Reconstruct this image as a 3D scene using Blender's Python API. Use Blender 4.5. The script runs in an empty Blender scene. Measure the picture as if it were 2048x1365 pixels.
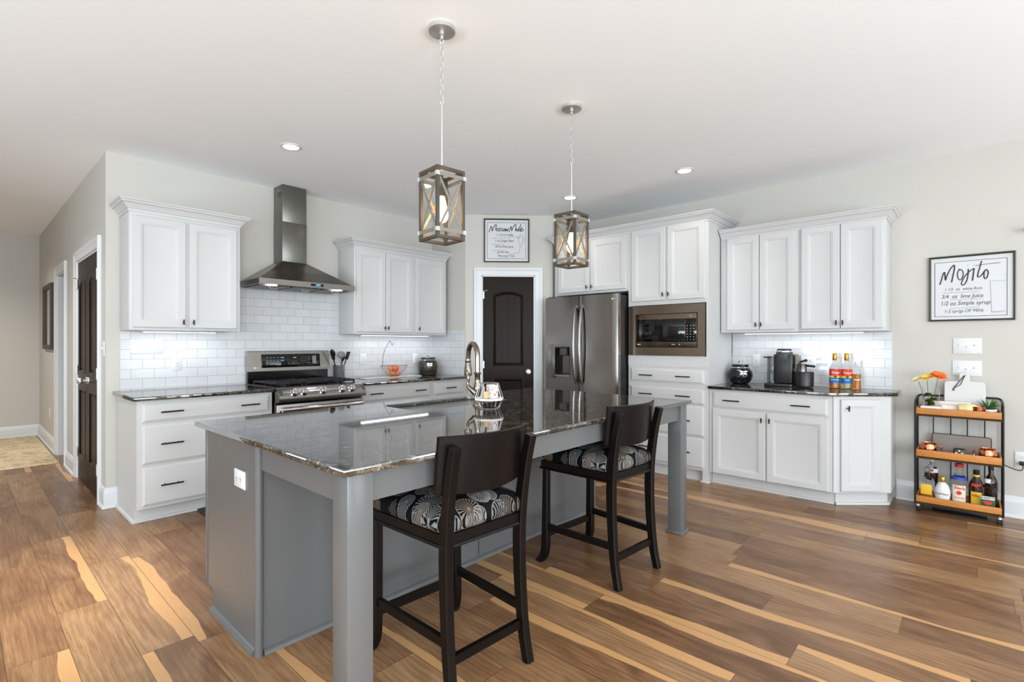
import bpy, bmesh, math, random
from mathutils import Vector, Matrix
random.seed(7)
PI = math.pi
SC = bpy.context.scene
COL = SC.collection

# ------------------------------------------------------------------ camera
cam_data = bpy.data.cameras.new('camera')
cam = bpy.data.objects.new('camera', cam_data)
COL.objects.link(cam)
cam.location = (0, 0, 1.28)
cam.rotation_euler = (math.radians(90), 0, math.radians(42.337 - 90))
cam_data.sensor_width = 36
cam_data.lens = 36 * 1012.82 / 2048
cam_data.shift_y = 4.15 / 2048
cam_data.clip_start = 0.02
SC.camera = cam

# ------------------------------------------------------------------ colour management, world
SC.view_settings.view_transform = 'Standard'
SC.view_settings.look = 'None'
SC.view_settings.gamma = 1
SC.view_settings.use_curve_mapping = False
SC.view_settings.exposure = 0.10
world = bpy.data.worlds.new('daylight')
SC.world = world
world.use_nodes = True
world.node_tree.nodes['Background'].inputs[0].default_value = (0.9, 0.95, 1.0, 1)
world.node_tree.nodes['Background'].inputs[1].default_value = 1.0

# ------------------------------------------------------------------ large lights: daylight through the windows, plus added ceiling fill
def area(name, loc, rot, sx, sy, power, col=(1, 1, 1), spread=PI):
    d = bpy.data.lights.new(name, 'AREA')
    d.shape = 'RECTANGLE'; d.size = sx; d.size_y = sy; d.energy = power; d.color = col; d.spread = spread
    o = bpy.data.objects.new(name, d); COL.objects.link(o)
    o.location = loc; o.rotation_euler = rot
    return o
DAY = (0.91, 0.96, 1.0); FILL = (0.75, 0.91, 1.0)
# openings: south wall (y=-3.6) three, west wall (x=-4) two, right wall one behind the curtain rod
SOUTH_WIN = [(-2.2, 1.7), (0.6, 1.9), (3.4, 1.9)]
WEST_WIN = [(-1.2, 1.8), (2.4, 1.8)]
RIGHT_WIN = (-1.55, 1.8)
UP = math.radians(38)      # upward tilt meant for the added ceiling fill, unused
for cx, w in SOUTH_WIN:
    area('south_window_light', (cx, -3.56, 1.45), (PI / 2, 0, 0), w, 1.9, {-2.2: 90, 0.6: 92, 3.4: 34}[cx], DAY)
    area('south_ceiling_fill', (cx, -3.50, 1.0), (PI / 2 + 1.0, 0, 0), w, 1.2, {-2.2: 170, 0.6: 90, 3.4: 30}[cx], FILL)  # added fill aimed upward to brighten the ceiling
for cy, w in WEST_WIN:
    area('west_window_light', (-3.96, cy, 1.45), (PI / 2, 0, -PI / 2), w, 1.9, 4, DAY)
    area('west_ceiling_fill', (-3.90, cy, 1.0), (PI / 2 + 1.05, 0, -PI / 2), w, 1.2, 135, FILL)  # added fill for the left side of the ceiling, aimed mostly up
area('right_window_light', (5.2, RIGHT_WIN[0], 1.2), (PI / 2, 0, PI / 2), RIGHT_WIN[1], 1.9, 4, DAY)

# ------------------------------------------------------------------ materials
def lin(c):
    return tuple(((v / 255) / 12.92 if v / 255 <= 0.04045 else ((v / 255 + 0.055) / 1.055) ** 2.4) for v in c)

class NT:
    def __init__(s, name):
        s.m = bpy.data.materials.new(name); s.m.use_nodes = True
        s.t = s.m.node_tree; s.n = s.t.nodes; s.l = s.t.links
        s.b = s.n['Principled BSDF']
    def node(s, typ, **kw):
        n = s.n.new(typ)
        for k, v in kw.items(): setattr(n, k, v)
        return n
    def link(s, a, b): s.l.new(a, b)
    def math(s, op, a, b=None, c=None):
        n = s.n.new('ShaderNodeMath'); n.operation = op
        for i, v in enumerate((a, b, c)):
            if v is None: continue
            if isinstance(v, (int, float)): n.inputs[i].default_value = v
            else: s.l.new(v, n.inputs[i])
        return n.outputs[0]
    def mix(s, fac, a, b, blend='MIX'):
        n = s.n.new('ShaderNodeMix'); n.data_type = 'RGBA'; n.blend_type = blend
        for sock, v in ((n.inputs[0], fac), (n.inputs[6], a), (n.inputs[7], b)):
            if isinstance(v, (int, float)): sock.default_value = v
            elif isinstance(v, tuple): sock.default_value = (*v[:3], 1)
            else: s.l.new(v, sock)
        return n.outputs[2]
    def ramp(s, fac, stops):
        n = s.n.new('ShaderNodeValToRGB'); s.l.new(fac, n.inputs[0])
        e = n.color_ramp.elements
        while len(e) < len(stops): e.new(0.5)
        for el, (p, c) in zip(e, stops): el.position = p; el.color = (*c, 1)
        return n.outputs[0]
    def noise(s, vec, scale, detail=4, rough=0.5, dist=0):
        n = s.n.new('ShaderNodeTexNoise'); n.inputs['Scale'].default_value = scale
        n.inputs['Detail'].default_value = detail; n.inputs['Roughness'].default_value = rough
        n.inputs['Distortion'].default_value = dist
        if vec is not None: s.l.new(vec, n.inputs['Vector'])
        return n.outputs[0]
    def pos(s): return s.n.new('ShaderNodeNewGeometry').outputs['Position']
    def obj(s): return s.n.new('ShaderNodeTexCoord').outputs['Object']
    def bump(s, h, strength=0.2, dist=0.01):
        n = s.n.new('ShaderNodeBump'); n.inputs['Strength'].default_value = strength
        n.inputs['Distance'].default_value = dist
        s.l.new(h, n.inputs['Height']); s.l.new(n.outputs[0], s.b.inputs['Normal'])
    def sep(s, v):
        n = s.n.new('ShaderNodeSeparateXYZ'); s.l.new(v, n.inputs[0]); return n.outputs
    def comb(s, x, y, z):
        n = s.n.new('ShaderNodeCombineXYZ')
        for i, v in enumerate((x, y, z)):
            if isinstance(v, (int, float)): n.inputs[i].default_value = v
            else: s.l.new(v, n.inputs[i])
        return n.outputs[0]

M = {}
def simple(name, rgb, rough=0.5, metal=0.0, bump=None, spec=0.5, coat=0, vary=0.0, trans=0, ior=1.45, alpha=1):
    t = NT(name); b = t.b
    c = lin(rgb)
    b.inputs['Base Color'].default_value = (*c, 1)
    b.inputs['Roughness'].default_value = rough
    b.inputs['Metallic'].default_value = metal
    b.inputs['Specular IOR Level'].default_value = spec
    b.inputs['Coat Weight'].default_value = coat
    b.inputs['Transmission Weight'].default_value = trans
    b.inputs['IOR'].default_value = ior
    if vary:
        nz = t.noise(t.obj(), 6, 5)
        t.link(t.mix(nz, tuple(v * (1 - vary) for v in c), tuple(min(1, v * (1 + vary)) for v in c)), b.inputs['Base Color'])
    if bump:
        t.bump(t.noise(t.obj(), bump[0], 6), bump[1], bump[2] if len(bump) > 2 else 0.002)
    M[name] = t.m
    return t

simple('wall_paint', (196, 192, 185), 0.75, bump=(220, 0.05), vary=0.02)
simple('ceiling_paint', (251, 252, 253), 0.9, bump=(120, 0.08), vary=0.01)
simple('trim_white', (216, 217, 219), 0.35, vary=0.01)
simple('cabinet_white', (200, 199, 198), 0.42, vary=0.01, spec=0.25)
simple('island_grey', (99, 99, 99), 0.26, vary=0.02)
simple('black_wood', (12, 8, 7), 0.33, vary=0.2, bump=(60, 0.05), spec=0.3)
simple('door_black', (30, 20, 13), 0.34, vary=0.12, spec=0.12)
simple('bronze', (52, 42, 36), 0.35, 0.8)
simple('black_metal', (26, 22, 22), 0.4, 0.3)
simple('black_plastic', (26, 23, 22), 0.32)
simple('grey_plastic', (120, 120, 120), 0.4)
simple('black_glass', (9, 8, 8), 0.05)
simple('black_enamel', (10, 10, 12), 0.12, spec=0.6)
simple('plate_white', (218, 218, 218), 0.3)
simple('slot_dark', (70, 70, 70), 0.5)
simple('chrome', (205, 205, 208), 0.12, 1.0)
simple('nickel', (205, 203, 198), 0.42, 0.85)
simple('bronze_nickel', (140, 128, 116), 0.2, 1.0)
simple('copper', (214, 130, 92), 0.16, 1.0, bump=(45, 0.35, 0.004))
simple('copper_wire', (190, 140, 115), 0.25, 1.0)
simple('galvanised', (128, 124, 116), 0.5, 0.3, vary=0.15)
simple('weathered_wood', (72, 64, 55), 0.6, vary=0.35)
simple('lantern_white', (178, 178, 174), 0.4)
simple('cart_wood', (190, 122, 58), 0.45, vary=0.3)
simple('ink', (38, 38, 38), 0.7)
simple('ink_light', (80, 80, 80), 0.7)
simple('paper', (206, 206, 208), 0.5)
simple('mat_board', (238, 238, 236), 0.5)
simple('frame_pewter', (86, 84, 76), 0.3, 0.6)
simple('mirror', (200, 200, 200), 0.05, 1.0)
simple('cord_black', (18, 18, 18), 0.5)
simple('ceramic_black', (20, 20, 24), 0.12)
simple('ceramic_brown', (52, 44, 38), 0.2)
simple('silver', (225, 225, 222), 0.2, 0.9)
simple('marble', (208, 206, 202), 0.25, vary=0.04)
simple('leather', (70, 55, 48), 0.7)
simple('petal_orange', (240, 110, 30), 0.6)
simple('petal_cream', (245, 232, 190), 0.6)
simple('petal_yellow', (240, 205, 70), 0.6)
simple('leaf_green', (66, 118, 48), 0.5, vary=0.35)
simple('moss_green', (86, 100, 30), 0.7, vary=0.4)
simple('pot_white', (228, 228, 228), 0.35)
simple('pink_box', (238, 222, 216), 0.5)
simple('gold_foil', (190, 172, 120), 0.3, 0.5)
simple('gold_cap', (190, 140, 50), 0.3, 0.7)
simple('red_plastic', (190, 50, 35), 0.4)
simple('mesh_grey', (130, 118, 110), 0.5, 0.4)
simple('glass', (255, 255, 255), 0.02, trans=1.0, ior=1.12)
simple('glass_grey', (190, 195, 195), 0.05, trans=0.9, ior=1.3)
simple('amber', (226, 140, 40), 0.05, trans=0.55, ior=1.33)
simple('pale_liquid', (214, 206, 160), 0.05, trans=0.7, ior=1.33)
simple('dark_bottle', (40, 18, 10), 0.06)
simple('label_red', (214, 52, 34), 0.5)
simple('label_blue', (32, 104, 176), 0.5)
simple('label_yellow', (238, 190, 50), 0.5)
simple('label_cream', (230, 220, 200), 0.5)
simple('label_green', (48, 84, 50), 0.5)
simple('label_white', (220, 220, 218), 0.5)
simple('label_bluecap', (60, 80, 170), 0.5)
simple('wax_tan', (222, 186, 140), 0.5, spec=0.6)
simple('fruit_orange', (208, 120, 80), 0.5, vary=0.2)
simple('dark_mat', (58, 58, 60), 0.9, bump=(300, 0.5))
simple('fabric_beige', (200, 190, 170), 0.95, bump=(300, 0.5))
simple('cast_iron', (34, 33, 34), 0.45, 0.5)
simple('stone_white', (240, 236, 230), 0.4)

# brushed steel: streaks along one axis
def steel(name, rgb, rough, axis='x', amt=0.12):
    t = NT(name); b = t.b; c = lin(rgb)
    b.inputs['Metallic'].default_value = 1.0
    mp = t.node('ShaderNodeMapping'); t.link(t.obj(), mp.inputs[0])
    s = {'x': (2, 220, 220), 'z': (220, 220, 2)}[axis]
    mp.inputs['Scale'].default_value = s
    nz = t.noise(mp.outputs[0], 1.0, 3)
    t.link(t.mix(nz, tuple(v * (1 - amt) for v in c), tuple(min(1, v * (1 + amt)) for v in c)), b.inputs['Base Color'])
    r = t.math('MULTIPLY_ADD', nz, 0.10, rough - 0.05); t.link(r, b.inputs['Roughness'])
    t.bump(nz, 0.03, 0.001)
    M[name] = t.m
steel('steel', (146, 142, 138), 0.24)
steel('steel_hood', (120, 112, 102), 0.28)
steel('steel_chimney', (128, 128, 122), 0.3, 'z')
steel('black_steel', (142, 137, 133), 0.2, 'z', 0.06)
steel('micro_steel', (124, 110, 97), 0.22, 'x', 0.06)
steel('sink_steel', (215, 215, 213), 0.3)

# emission
def emis(name, rgb, strength):
    t = NT(name); t.b.inputs['Base Color'].default_value = (*lin(rgb), 1)
    t.b.inputs['Emission Color'].default_value = (*lin(rgb), 1)
    t.b.inputs['Emission Strength'].default_value = strength
    M[name] = t.m
emis('can_glow', (255, 252, 245), 9)
emis('led_strip', (245, 250, 255), 3)
emis('hood_led', (235, 240, 255), 20)
emis('bulb_glow', (255, 205, 130), 14)
emis('display_blue', (70, 150, 230), 0.6)
emis('display_white', (200, 200, 195), 0.15)

# granite
def granite():
    t = NT('granite'); b = t.b; p = t.pos()
    n1 = t.noise(p, 36, 8, 0.72, 1.2)
    n2 = t.noise(p, 14, 5, 0.6, 0.8)
    vo = t.node('ShaderNodeTexVoronoi'); vo.inputs['Scale'].default_value = 150; t.link(p, vo.inputs['Vector'])
    base = t.ramp(n1, [(0.40, (0.004, 0.004, 0.004)), (0.52, (0.014, 0.012, 0.009)), (0.60, (0.12, 0.105, 0.08)), (0.70, (0.36, 0.34, 0.29))])
    fleck = t.ramp(n2, [(0.45, (0, 0, 0)), (0.75, (0.075, 0.05, 0.022))])
    c = t.mix(0.6, base, fleck, 'ADD')
    sp = t.math('LESS_THAN', vo.outputs['Distance'], 0.16)
    sp = t.math('MULTIPLY', sp, t.math('GREATER_THAN', n2, 0.56))
    c = t.mix(sp, c, (0.25, 0.23, 0.19))
    t.link(c, b.inputs['Base Color'])
    b.inputs['Roughness'].default_value = 0.035
    b.inputs['IOR'].default_value = 2.2
    M['granite'] = t.m
granite()

# subway tile: u along the wall, rows by height
def tile(name, axis):
    t = NT(name); b = t.b; s = t.sep(t.pos())
    u = s[0] if axis == 'x' else s[1]
    v = t.math('SUBTRACT', s[2], 0.9145)
    bt = t.node('ShaderNodeTexBrick'); bt.offset = 0.5; bt.squash = 1
    t.link(t.comb(u, v, 0), bt.inputs['Vector'])
    bt.inputs['Color1'].default_value = (0.62, 0.62, 0.63, 1); bt.inputs['Color2'].default_value = (0.585, 0.585, 0.595, 1)
    bt.inputs['Mortar'].default_value = (0.25, 0.25, 0.255, 1)
    bt.inputs['Scale'].default_value = 1; bt.inputs['Mortar Size'].default_value = 0.0013
    bt.inputs['Mortar Smooth'].default_value = 0.3
    bt.inputs['Brick Width'].default_value = 0.156; bt.inputs['Row Height'].default_value = 0.0785
    t.link(bt.outputs[0], b.inputs['Base Color'])
    b.inputs['Roughness'].default_value = 0.14
    t.bump(t.math('SUBTRACT', 1.0, bt.outputs[1]), 0.35, 0.002)
    M[name] = t.m
tile('tile_x', 'x'); tile('tile_y', 'y')

# plank floor running along Y
def floor_mat():
    t = NT('plank_floor'); b = t.b; s = t.sep(t.pos())
    W, L = 0.19, 1.24
    xr = t.math('DIVIDE', t.math('ADD', s[0], 0.06), W)
    row = t.math('FLOOR', xr); u = t.math('FRACT', xr)
    wn = t.node('ShaderNodeTexWhiteNoise', noise_dimensions='1D'); t.link(row, wn.inputs['W'])
    yr = t.math('ADD', t.math('DIVIDE', s[1], L), t.math('MULTIPLY', wn.outputs[0], 5.0))
    col = t.math('FLOOR', yr); v = t.math('FRACT', yr)
    w2 = t.node('ShaderNodeTexWhiteNoise', noise_dimensions='2D'); t.link(t.comb(row, col, 0), w2.inputs['Vector'])
    rid = w2.outputs[0]; rc = t.sep(w2.outputs[1])
    # grain coordinates: stretched along the plank, shifted per plank
    gx = t.math('ADD', t.math('MULTIPLY', u, 1.0), t.math('MULTIPLY', rc[0], 37.0))
    gy = t.math('ADD', t.math('MULTIPLY', v, 1.9), t.math('MULTIPLY', rc[1], 61.0))
    gv = t.comb(gx, gy, rc[2])
    big = t.noise(gv, 1.4, 3, 0.5, 1.5)
    wave = t.node('ShaderNodeTexWave'); wave.wave_type = 'BANDS'; wave.bands_direction = 'X'
    t.link(gv, wave.inputs['Vector'])
    wave.inputs['Scale'].default_value = 2.2; wave.inputs['Distortion'].default_value = 9.0
    wave.inputs['Detail'].default_value = 4; wave.inputs['Detail Scale'].default_value = 0.8
    mp = t.node('ShaderNodeMapping'); t.link(gv, mp.inputs[0]); mp.inputs['Scale'].default_value = (32, 1.5, 1)
    fine = t.noise(mp.outputs[0], 1.6, 6, 0.7, 0.3)
    body = t.ramp(t.math('ADD', t.math('MULTIPLY', big, 0.65), t.math('MULTIPLY', rid, 0.35)),
                  [(0.28, lin((106, 74, 50))), (0.45, lin((138, 101, 70))), (0.6, lin((158, 120, 84))), (0.8, lin((178, 140, 101)))])
    body = t.mix(t.math('MULTIPLY', wave.outputs[0], 0.24), body, lin((86, 57, 36)))
    body = t.mix(t.ramp(fine, [(0.46, (0, 0, 0)), (0.62, (0.5, 0.5, 0.5)), (0.74, (0.8, 0.8, 0.8))]), body, lin((80, 54, 36)))
    # pale sapwood streak along one side of some planks
    edge = t.noise(t.comb(t.math('MULTIPLY', rc[0], 50.0), t.math('MULTIPLY', yr, 1.7), 0.0), 1.0, 3, 0.5)
    side = t.math('GREATER_THAN', rc[1], 0.5)
    uu = t.math('ABSOLUTE', t.math('SUBTRACT', side, u))
    thr = t.math('MULTIPLY_ADD', edge, 0.70, -0.12)
    streak = t.math('LESS_THAN', uu, thr)
    streak = t.math('MULTIPLY', streak, t.math('GREATER_THAN', rc[2], 0.66))
    pale = t.mix(t.math('MULTIPLY', fine, 0.35), lin((206, 158, 106)), lin((172, 124, 80)))
    c = t.mix(t.math('MULTIPLY', streak, 0.88), body, pale)
    du = t.math('MINIMUM', u, t.math('SUBTRACT', 1.0, u))
    dv = t.math('MULTIPLY', t.math('MINIMUM', v, t.math('SUBTRACT', 1.0, v)), L / W)
    seam = t.math('LESS_THAN', t.math('MINIMUM', du, dv), 0.008)
    c = t.mix(t.math('MULTIPLY', seam, 0.7), c, lin((70, 46, 30)))
    t.link(c, b.inputs['Base Color'])
    t.link(t.math('MULTIPLY_ADD', fine, 0.14, 0.19), b.inputs['Roughness'])
    b.inputs['Specular IOR Level'].default_value = 0.28
    t.bump(t.math('SUBTRACT', fine, t.math('MULTIPLY', seam, 2.0)), 0.10, 0.002)
    M['plank_floor'] = t.m
floor_mat()

# upholstery: black cloth with round spoked blossoms in silver and gold thread
def seat_cloth():
    t = NT('seat_cloth'); b = t.b; o = t.obj()
    s = t.sep(o); o2 = t.comb(s[0], s[1], 0.0)
    col = lin((6, 6, 7)); prev = col
    for k, (sc, off, rad) in enumerate(((8.5, 0.0, 0.60), (11.5, 3.7, 0.56))):
        mp = t.node('ShaderNodeMapping'); t.link(o2, mp.inputs[0]); mp.inputs['Location'].default_value = (off, off * 1.7, 0.0)
        vo = t.node('ShaderNodeTexVoronoi'); vo.voronoi_dimensions = '2D'; vo.inputs['Scale'].default_value = sc
        vo.inputs['Randomness'].default_value = 0.75
        t.link(mp.outputs[0], vo.inputs['Vector'])
        sub = t.node('ShaderNodeVectorMath', operation='SUBTRACT')
        t.link(mp.outputs[0], sub.inputs[0]); t.link(vo.outputs['Position'], sub.inputs[1])
        q = t.sep(sub.outputs[0]); ang = t.math('ARCTAN2', q[1], q[0])
        d = vo.outputs['Distance']; cs = t.sep(vo.outputs['Color'])
        spoke = t.math('GREATER_THAN', t.math('SINE', t.math('MULTIPLY', ang, 24.0)), 0.3)
        R = t.math('MULTIPLY_ADD', cs[0], 0.18, rad - 0.22)
        inside = t.math('LESS_THAN', d, R)
        core = t.math('LESS_THAN', d, 0.05)
        rim = t.math('MULTIPLY', inside, t.math('GREATER_THAN', d, t.math('SUBTRACT', R, 0.03)))
        m = t.math('MAXIMUM', t.math('MULTIPLY', inside, spoke), t.math('MAXIMUM', core, rim))
        keep = t.math('GREATER_THAN', cs[1], 0.12)
        m = t.math('MULTIPLY', m, keep)
        thread = t.mix(cs[2], lin((150, 152, 156)), lin((140, 116, 84)))
        thread = t.mix(t.math('MULTIPLY', cs[0], 0.6), thread, lin((70, 66, 62)))
        prev = t.mix(t.math('MULTIPLY', m, 0.85), prev, thread)
    t.link(prev, b.inputs['Base Color'])
    b.inputs['Roughness'].default_value = 0.7; b.inputs['Specular IOR Level'].default_value = 0.15
    t.bump(t.noise(o, 400, 2), 0.2, 0.001)
    M['seat_cloth'] = t.m
seat_cloth()

# faded runner
def runner():
    t = NT('runner_cloth'); o = t.obj()
    n = t.noise(o, 7, 6, 0.7, 1.2); n2 = t.noise(o, 38, 4, 0.7)
    c = t.ramp(n, [(0.38, lin((176, 152, 118))), (0.5, lin((216, 196, 160))), (0.65, lin((230, 214, 184)))])
    c = t.mix(t.ramp(n2, [(0.5, (0, 0, 0)), (0.62, (0.6, 0.6, 0.6))]), c, lin((176, 150, 112)))
    t.link(c, t.b.inputs['Base Color']); t.b.inputs['Roughness'].default_value = 0.95
    t.bump(n2, 0.4, 0.003); M['runner_cloth'] = t.m
runner()

# perforated steel
def perf():
    t = NT('perforated_steel'); s = t.sep(t.obj())
    ang = t.math('MULTIPLY', t.math('ARCTAN2', s[1], s[0]), 24 / (2 * PI)); z = t.math('MULTIPLY', s[2], 80.0)
    a = t.math('SUBTRACT', t.math('FRACT', ang), 0.5); c = t.math('SUBTRACT', t.math('FRACT', z), 0.5)
    d = t.math('SQRT', t.math('ADD', t.math('MULTIPLY', a, a), t.math('MULTIPLY', c, c)))
    hole = t.math('LESS_THAN', d, 0.27)
    t.link(t.mix(hole, lin((205, 205, 205)), lin((25, 25, 25))), t.b.inputs['Base Color'])
    t.link(t.math('SUBTRACT', 0.9, t.math('MULTIPLY', hole, 0.9)), t.b.inputs['Metallic'])
    t.b.inputs['Roughness'].default_value = 0.3; M['perforated_steel'] = t.m
perf()

# ------------------------------------------------------------------ mesh helpers
def T(loc=(0, 0, 0), rz=0.0, rx=0.0, ry=0.0):
    return Matrix.Translation(loc) @ Matrix.Rotation(rz, 4, 'Z') @ Matrix.Rotation(ry, 4, 'Y') @ Matrix.Rotation(rx, 4, 'X')

class MB:
    def __init__(s): s.bm = bmesh.new()
    def box(s, x0, x1, y0, y1, z0, z1, bev=0.0, seg=2, mat=None):
        vs = [s.bm.verts.new((x, y, z)) for x in (x0, x1) for y in (y0, y1) for z in (z0, z1)]
        f = [(0, 1, 3, 2), (4, 6, 7, 5), (0, 4, 5, 1), (2, 3, 7, 6), (0, 2, 6, 4), (1, 5, 7, 3)]
        fs = [s.bm.faces.new([vs[i] for i in q]) for q in f]
        if bev > 0:
            es = list({e for q in fs for e in q.edges})
            r = bmesh.ops.bevel(s.bm, geom=es, offset=bev, segments=seg, profile=0.5, affect='EDGES')
            vs = list({v for q in r['faces'] for v in q.verts} | {v for v in vs if v.is_valid})
        if mat is not None: bmesh.ops.transform(s.bm, matrix=mat, verts=[v for v in vs if v.is_valid])
        return s
    def loft(s, loops, cap0=True, cap1=True, closed=True, wrap=False):
        rings = [[s.bm.verts.new(p) for p in lp] for lp in loops]
        n = len(rings[0])
        pairs = list(zip(rings, rings[1:]))
        if wrap: pairs.append((rings[-1], rings[0]))
        for a, b in pairs:
            for i in range(n if closed else n - 1):
                j = (i + 1) % n
                try: s.bm.faces.new((a[i], a[j], b[j], b[i]))
                except ValueError: pass
        if not wrap and closed:
            if cap0: s.bm.faces.new(rings[0][::-1])
            if cap1: s.bm.faces.new(rings[-1])
        return s
    def rects(s, w, h, steps, x0=0, z0=0):
        """nested rectangles in the XZ plane: steps of (inset, y)"""
        return s.loft([[(x0 + i, y, z0 + i), (x0 + w - i, y, z0 + i), (x0 + w - i, y, z0 + h - i), (x0 + i, y, z0 + h - i)] for i, y in steps])
    def lathe(s, prof, c=(0, 0, 0), seg=24, cap=True, mat=None):
        loops = [[Vector((c[0] + max(r, 1e-4) * math.cos(2 * PI * k / seg), c[1] + max(r, 1e-4) * math.sin(2 * PI * k / seg), c[2] + z)) for k in range(seg)] for r, z in prof]
        if mat is not None: loops = [[mat @ p for p in lp] for lp in loops]
        return s.loft(loops, cap, cap)
    def tube(s, pts, r, seg=8, closed=False, flat=None):
        P = [Vector(p) for p in pts]; n = len(P); loops = []
        rr = r if isinstance(r, (list, tuple)) else [r] * n
        up = None
        for i, p in enumerate(P):
            if closed: d = (P[(i + 1) % n] - P[i - 1])
            elif i == 0: d = P[1] - P[0]
            elif i == n - 1: d = P[-1] - P[-2]
            else: d = (P[i + 1] - P[i]).normalized() + (P[i] - P[i - 1]).normalized()
            if d.length < 1e-9: d = Vector((0, 0, 1))
            d.normalize()
            if up is None:
                up = Vector((0, 0, 1)) if abs(d.z) < 0.9 else Vector((0, 1, 0))
            a = d.cross(up)
            if a.length < 1e-6: a = d.orthogonal()
            a.normalize(); up = a.cross(d).normalized()
            loops.append([p + rr[i] * (a * math.cos(2 * PI * k / seg) + up * math.sin(2 * PI * k / seg)) for k in range(seg)])
        return s.loft(loops, wrap=closed)
    def cyl(s, p0, p1, r, seg=16, r2=None):
        return s.tube([p0, p1], [r, r if r2 is None else r2], seg)
    def ball(s, c, r, seg=16, rings=10, sc=(1, 1, 1)):
        loops = []
        for i in range(rings + 1):
            a = -PI / 2 + PI * i / rings; q = max(math.cos(a), 1e-3)
            loops.append([(c[0] + sc[0] * r * q * math.cos(2 * PI * k / seg), c[1] + sc[1] * r * q * math.sin(2 * PI * k / seg), c[2] + sc[2] * r * math.sin(a)) for k in range(seg)])
        return s.loft(loops)
    def prism(s, pts, z0, z1):
        return s.loft([[(x, y, z0) for x, y in pts], [(x, y, z1) for x, y in pts]])
    def sweep(s, path, prof, closed=False, mapf=None):
        """profile (out, h) swept along a plan path; out is to the right of travel, corners mitred"""
        P = [Vector((p[0], p[1])) for p in path]; n = len(P); loops = []
        def nrm(a, b):
            d = (b - a).normalized(); return Vector((d.y, -d.x))
        for i in range(n):
            if closed: n1, n2 = nrm(P[i - 1], P[i]), nrm(P[i], P[(i + 1) % n])
            else:
                n1 = nrm(P[i - 1], P[i]) if i > 0 else nrm(P[0], P[1])
                n2 = nrm(P[i], P[i + 1]) if i < n - 1 else n1
            m = (n1 + n2) / (1 + n1.dot(n2))
            lp = [(P[i].x + m.x * o, P[i].y + m.y * o, h) for o, h in prof]
            loops.append([mapf(*q) for q in lp] if mapf else lp)
        return s.loft(loops, wrap=closed)
    def xf(s, mat):
        bmesh.ops.transform(s.bm, matrix=mat, verts=s.bm.verts[:]); return s
    def build(s, name, mat, parent=None, smooth=35, loc=None, label=None):
        bm = s.bm
        bmesh.ops.recalc_face_normals(bm, faces=bm.faces[:])
        lim = math.radians(smooth)
        for f in bm.faces: f.smooth = True
        for e in bm.edges:
            e.smooth = not (len(e.link_faces) != 2 or e.calc_face_angle(0) > lim)
        me = bpy.data.meshes.new(name); bm.to_mesh(me); bm.free()
        me.materials.append(M[mat] if isinstance(mat, str) else mat)
        o = bpy.data.objects.new(name, me); COL.objects.link(o)
        if parent is not None: o.parent = parent
        if loc is not None: o.location = loc
        if label: o['label'] = label
        return o

def tag(o, label, cat, group=None):
    o['label'] = label; o['category'] = cat
    if group: o['group'] = group
    return o
def thing(name, label, cat, loc=(0, 0, 0), rz=0.0, group=None):
    o = bpy.data.objects.new(name, None); COL.objects.link(o)
    o.location = loc; o.rotation_euler = (0, 0, rz); o.empty_display_size = 0.1
    return tag(o, label, cat, group)
def struct(o): o['kind'] = 'structure'; return o
def copy_tree(o, parent=None):
    c = o.copy(); COL.objects.link(c)
    if parent is not None: c.parent = parent
    for ch in [x for x in o.children]: copy_tree(ch, c)
    return c
def curve_solid(name, loops, thick, bev, mat, parent=None, loc=(0, 0, 0), rot=None):
    """2D outline with holes, extruded; built in XY, top bevelled"""
    cu = bpy.data.curves.new(name, 'CURVE'); cu.dimensions = '2D'; cu.fill_mode = 'BOTH'
    cu.extrude = thick / 2 - bev; cu.bevel_depth = bev; cu.bevel_resolution = 2; cu.offset = -bev
    for lp in loops:
        sp = cu.splines.new('POLY'); sp.points.add(len(lp) - 1); sp.use_cyclic_u = True
        for p, q in zip(sp.points, lp): p.co = (q[0], q[1], 0, 1)
    tmp = bpy.data.objects.new('tmp', cu); COL.objects.link(tmp)
    dg = bpy.context.evaluated_depsgraph_get(); dg.update()
    me = bpy.data.meshes.new_from_object(tmp.evaluated_get(dg))
    bpy.data.objects.remove(tmp); bpy.data.curves.remove(cu)
    me.name = name; me.materials.clear(); me.materials.append(M[mat])
    o = bpy.data.objects.new(name, me); COL.objects.link(o)
    R = rot if rot is not None else Matrix.Identity(4)
    me.transform(Matrix.Translation(loc) @ R)
    if parent is not None: o.parent = parent
    return o
def text_part(name, body, x, y, z, size, mat, parent, shear=0.0, align='CENTER', ext=0.0004, sx=1.0, bold=0.0, rz=0.0, label=None):
    cu = bpy.data.curves.new(name, 'FONT'); cu.body = body; cu.size = size; cu.align_x = align; cu.align_y = 'CENTER'
    cu.shear = shear; cu.extrude = ext; cu.offset = bold; cu.resolution_u = 3
    tmp = bpy.data.objects.new('tmp', cu); COL.objects.link(tmp)
    dg = bpy.context.evaluated_depsgraph_get(); dg.update()
    me = bpy.data.meshes.new_from_object(tmp.evaluated_get(dg))
    bpy.data.objects.remove(tmp); bpy.data.curves.remove(cu)
    me.materials.clear(); me.materials.append(M[mat])
    me.transform(Matrix.Translation((x, y, z)) @ Matrix.Rotation(rz, 4, 'Z') @ Matrix.Rotation(PI / 2, 4, 'X') @ Matrix.Diagonal((sx, 1, 1, 1)))
    o = bpy.data.objects.new(name, me); COL.objects.link(o); o.parent = parent
    if label: o['label'] = label
    return o
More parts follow.
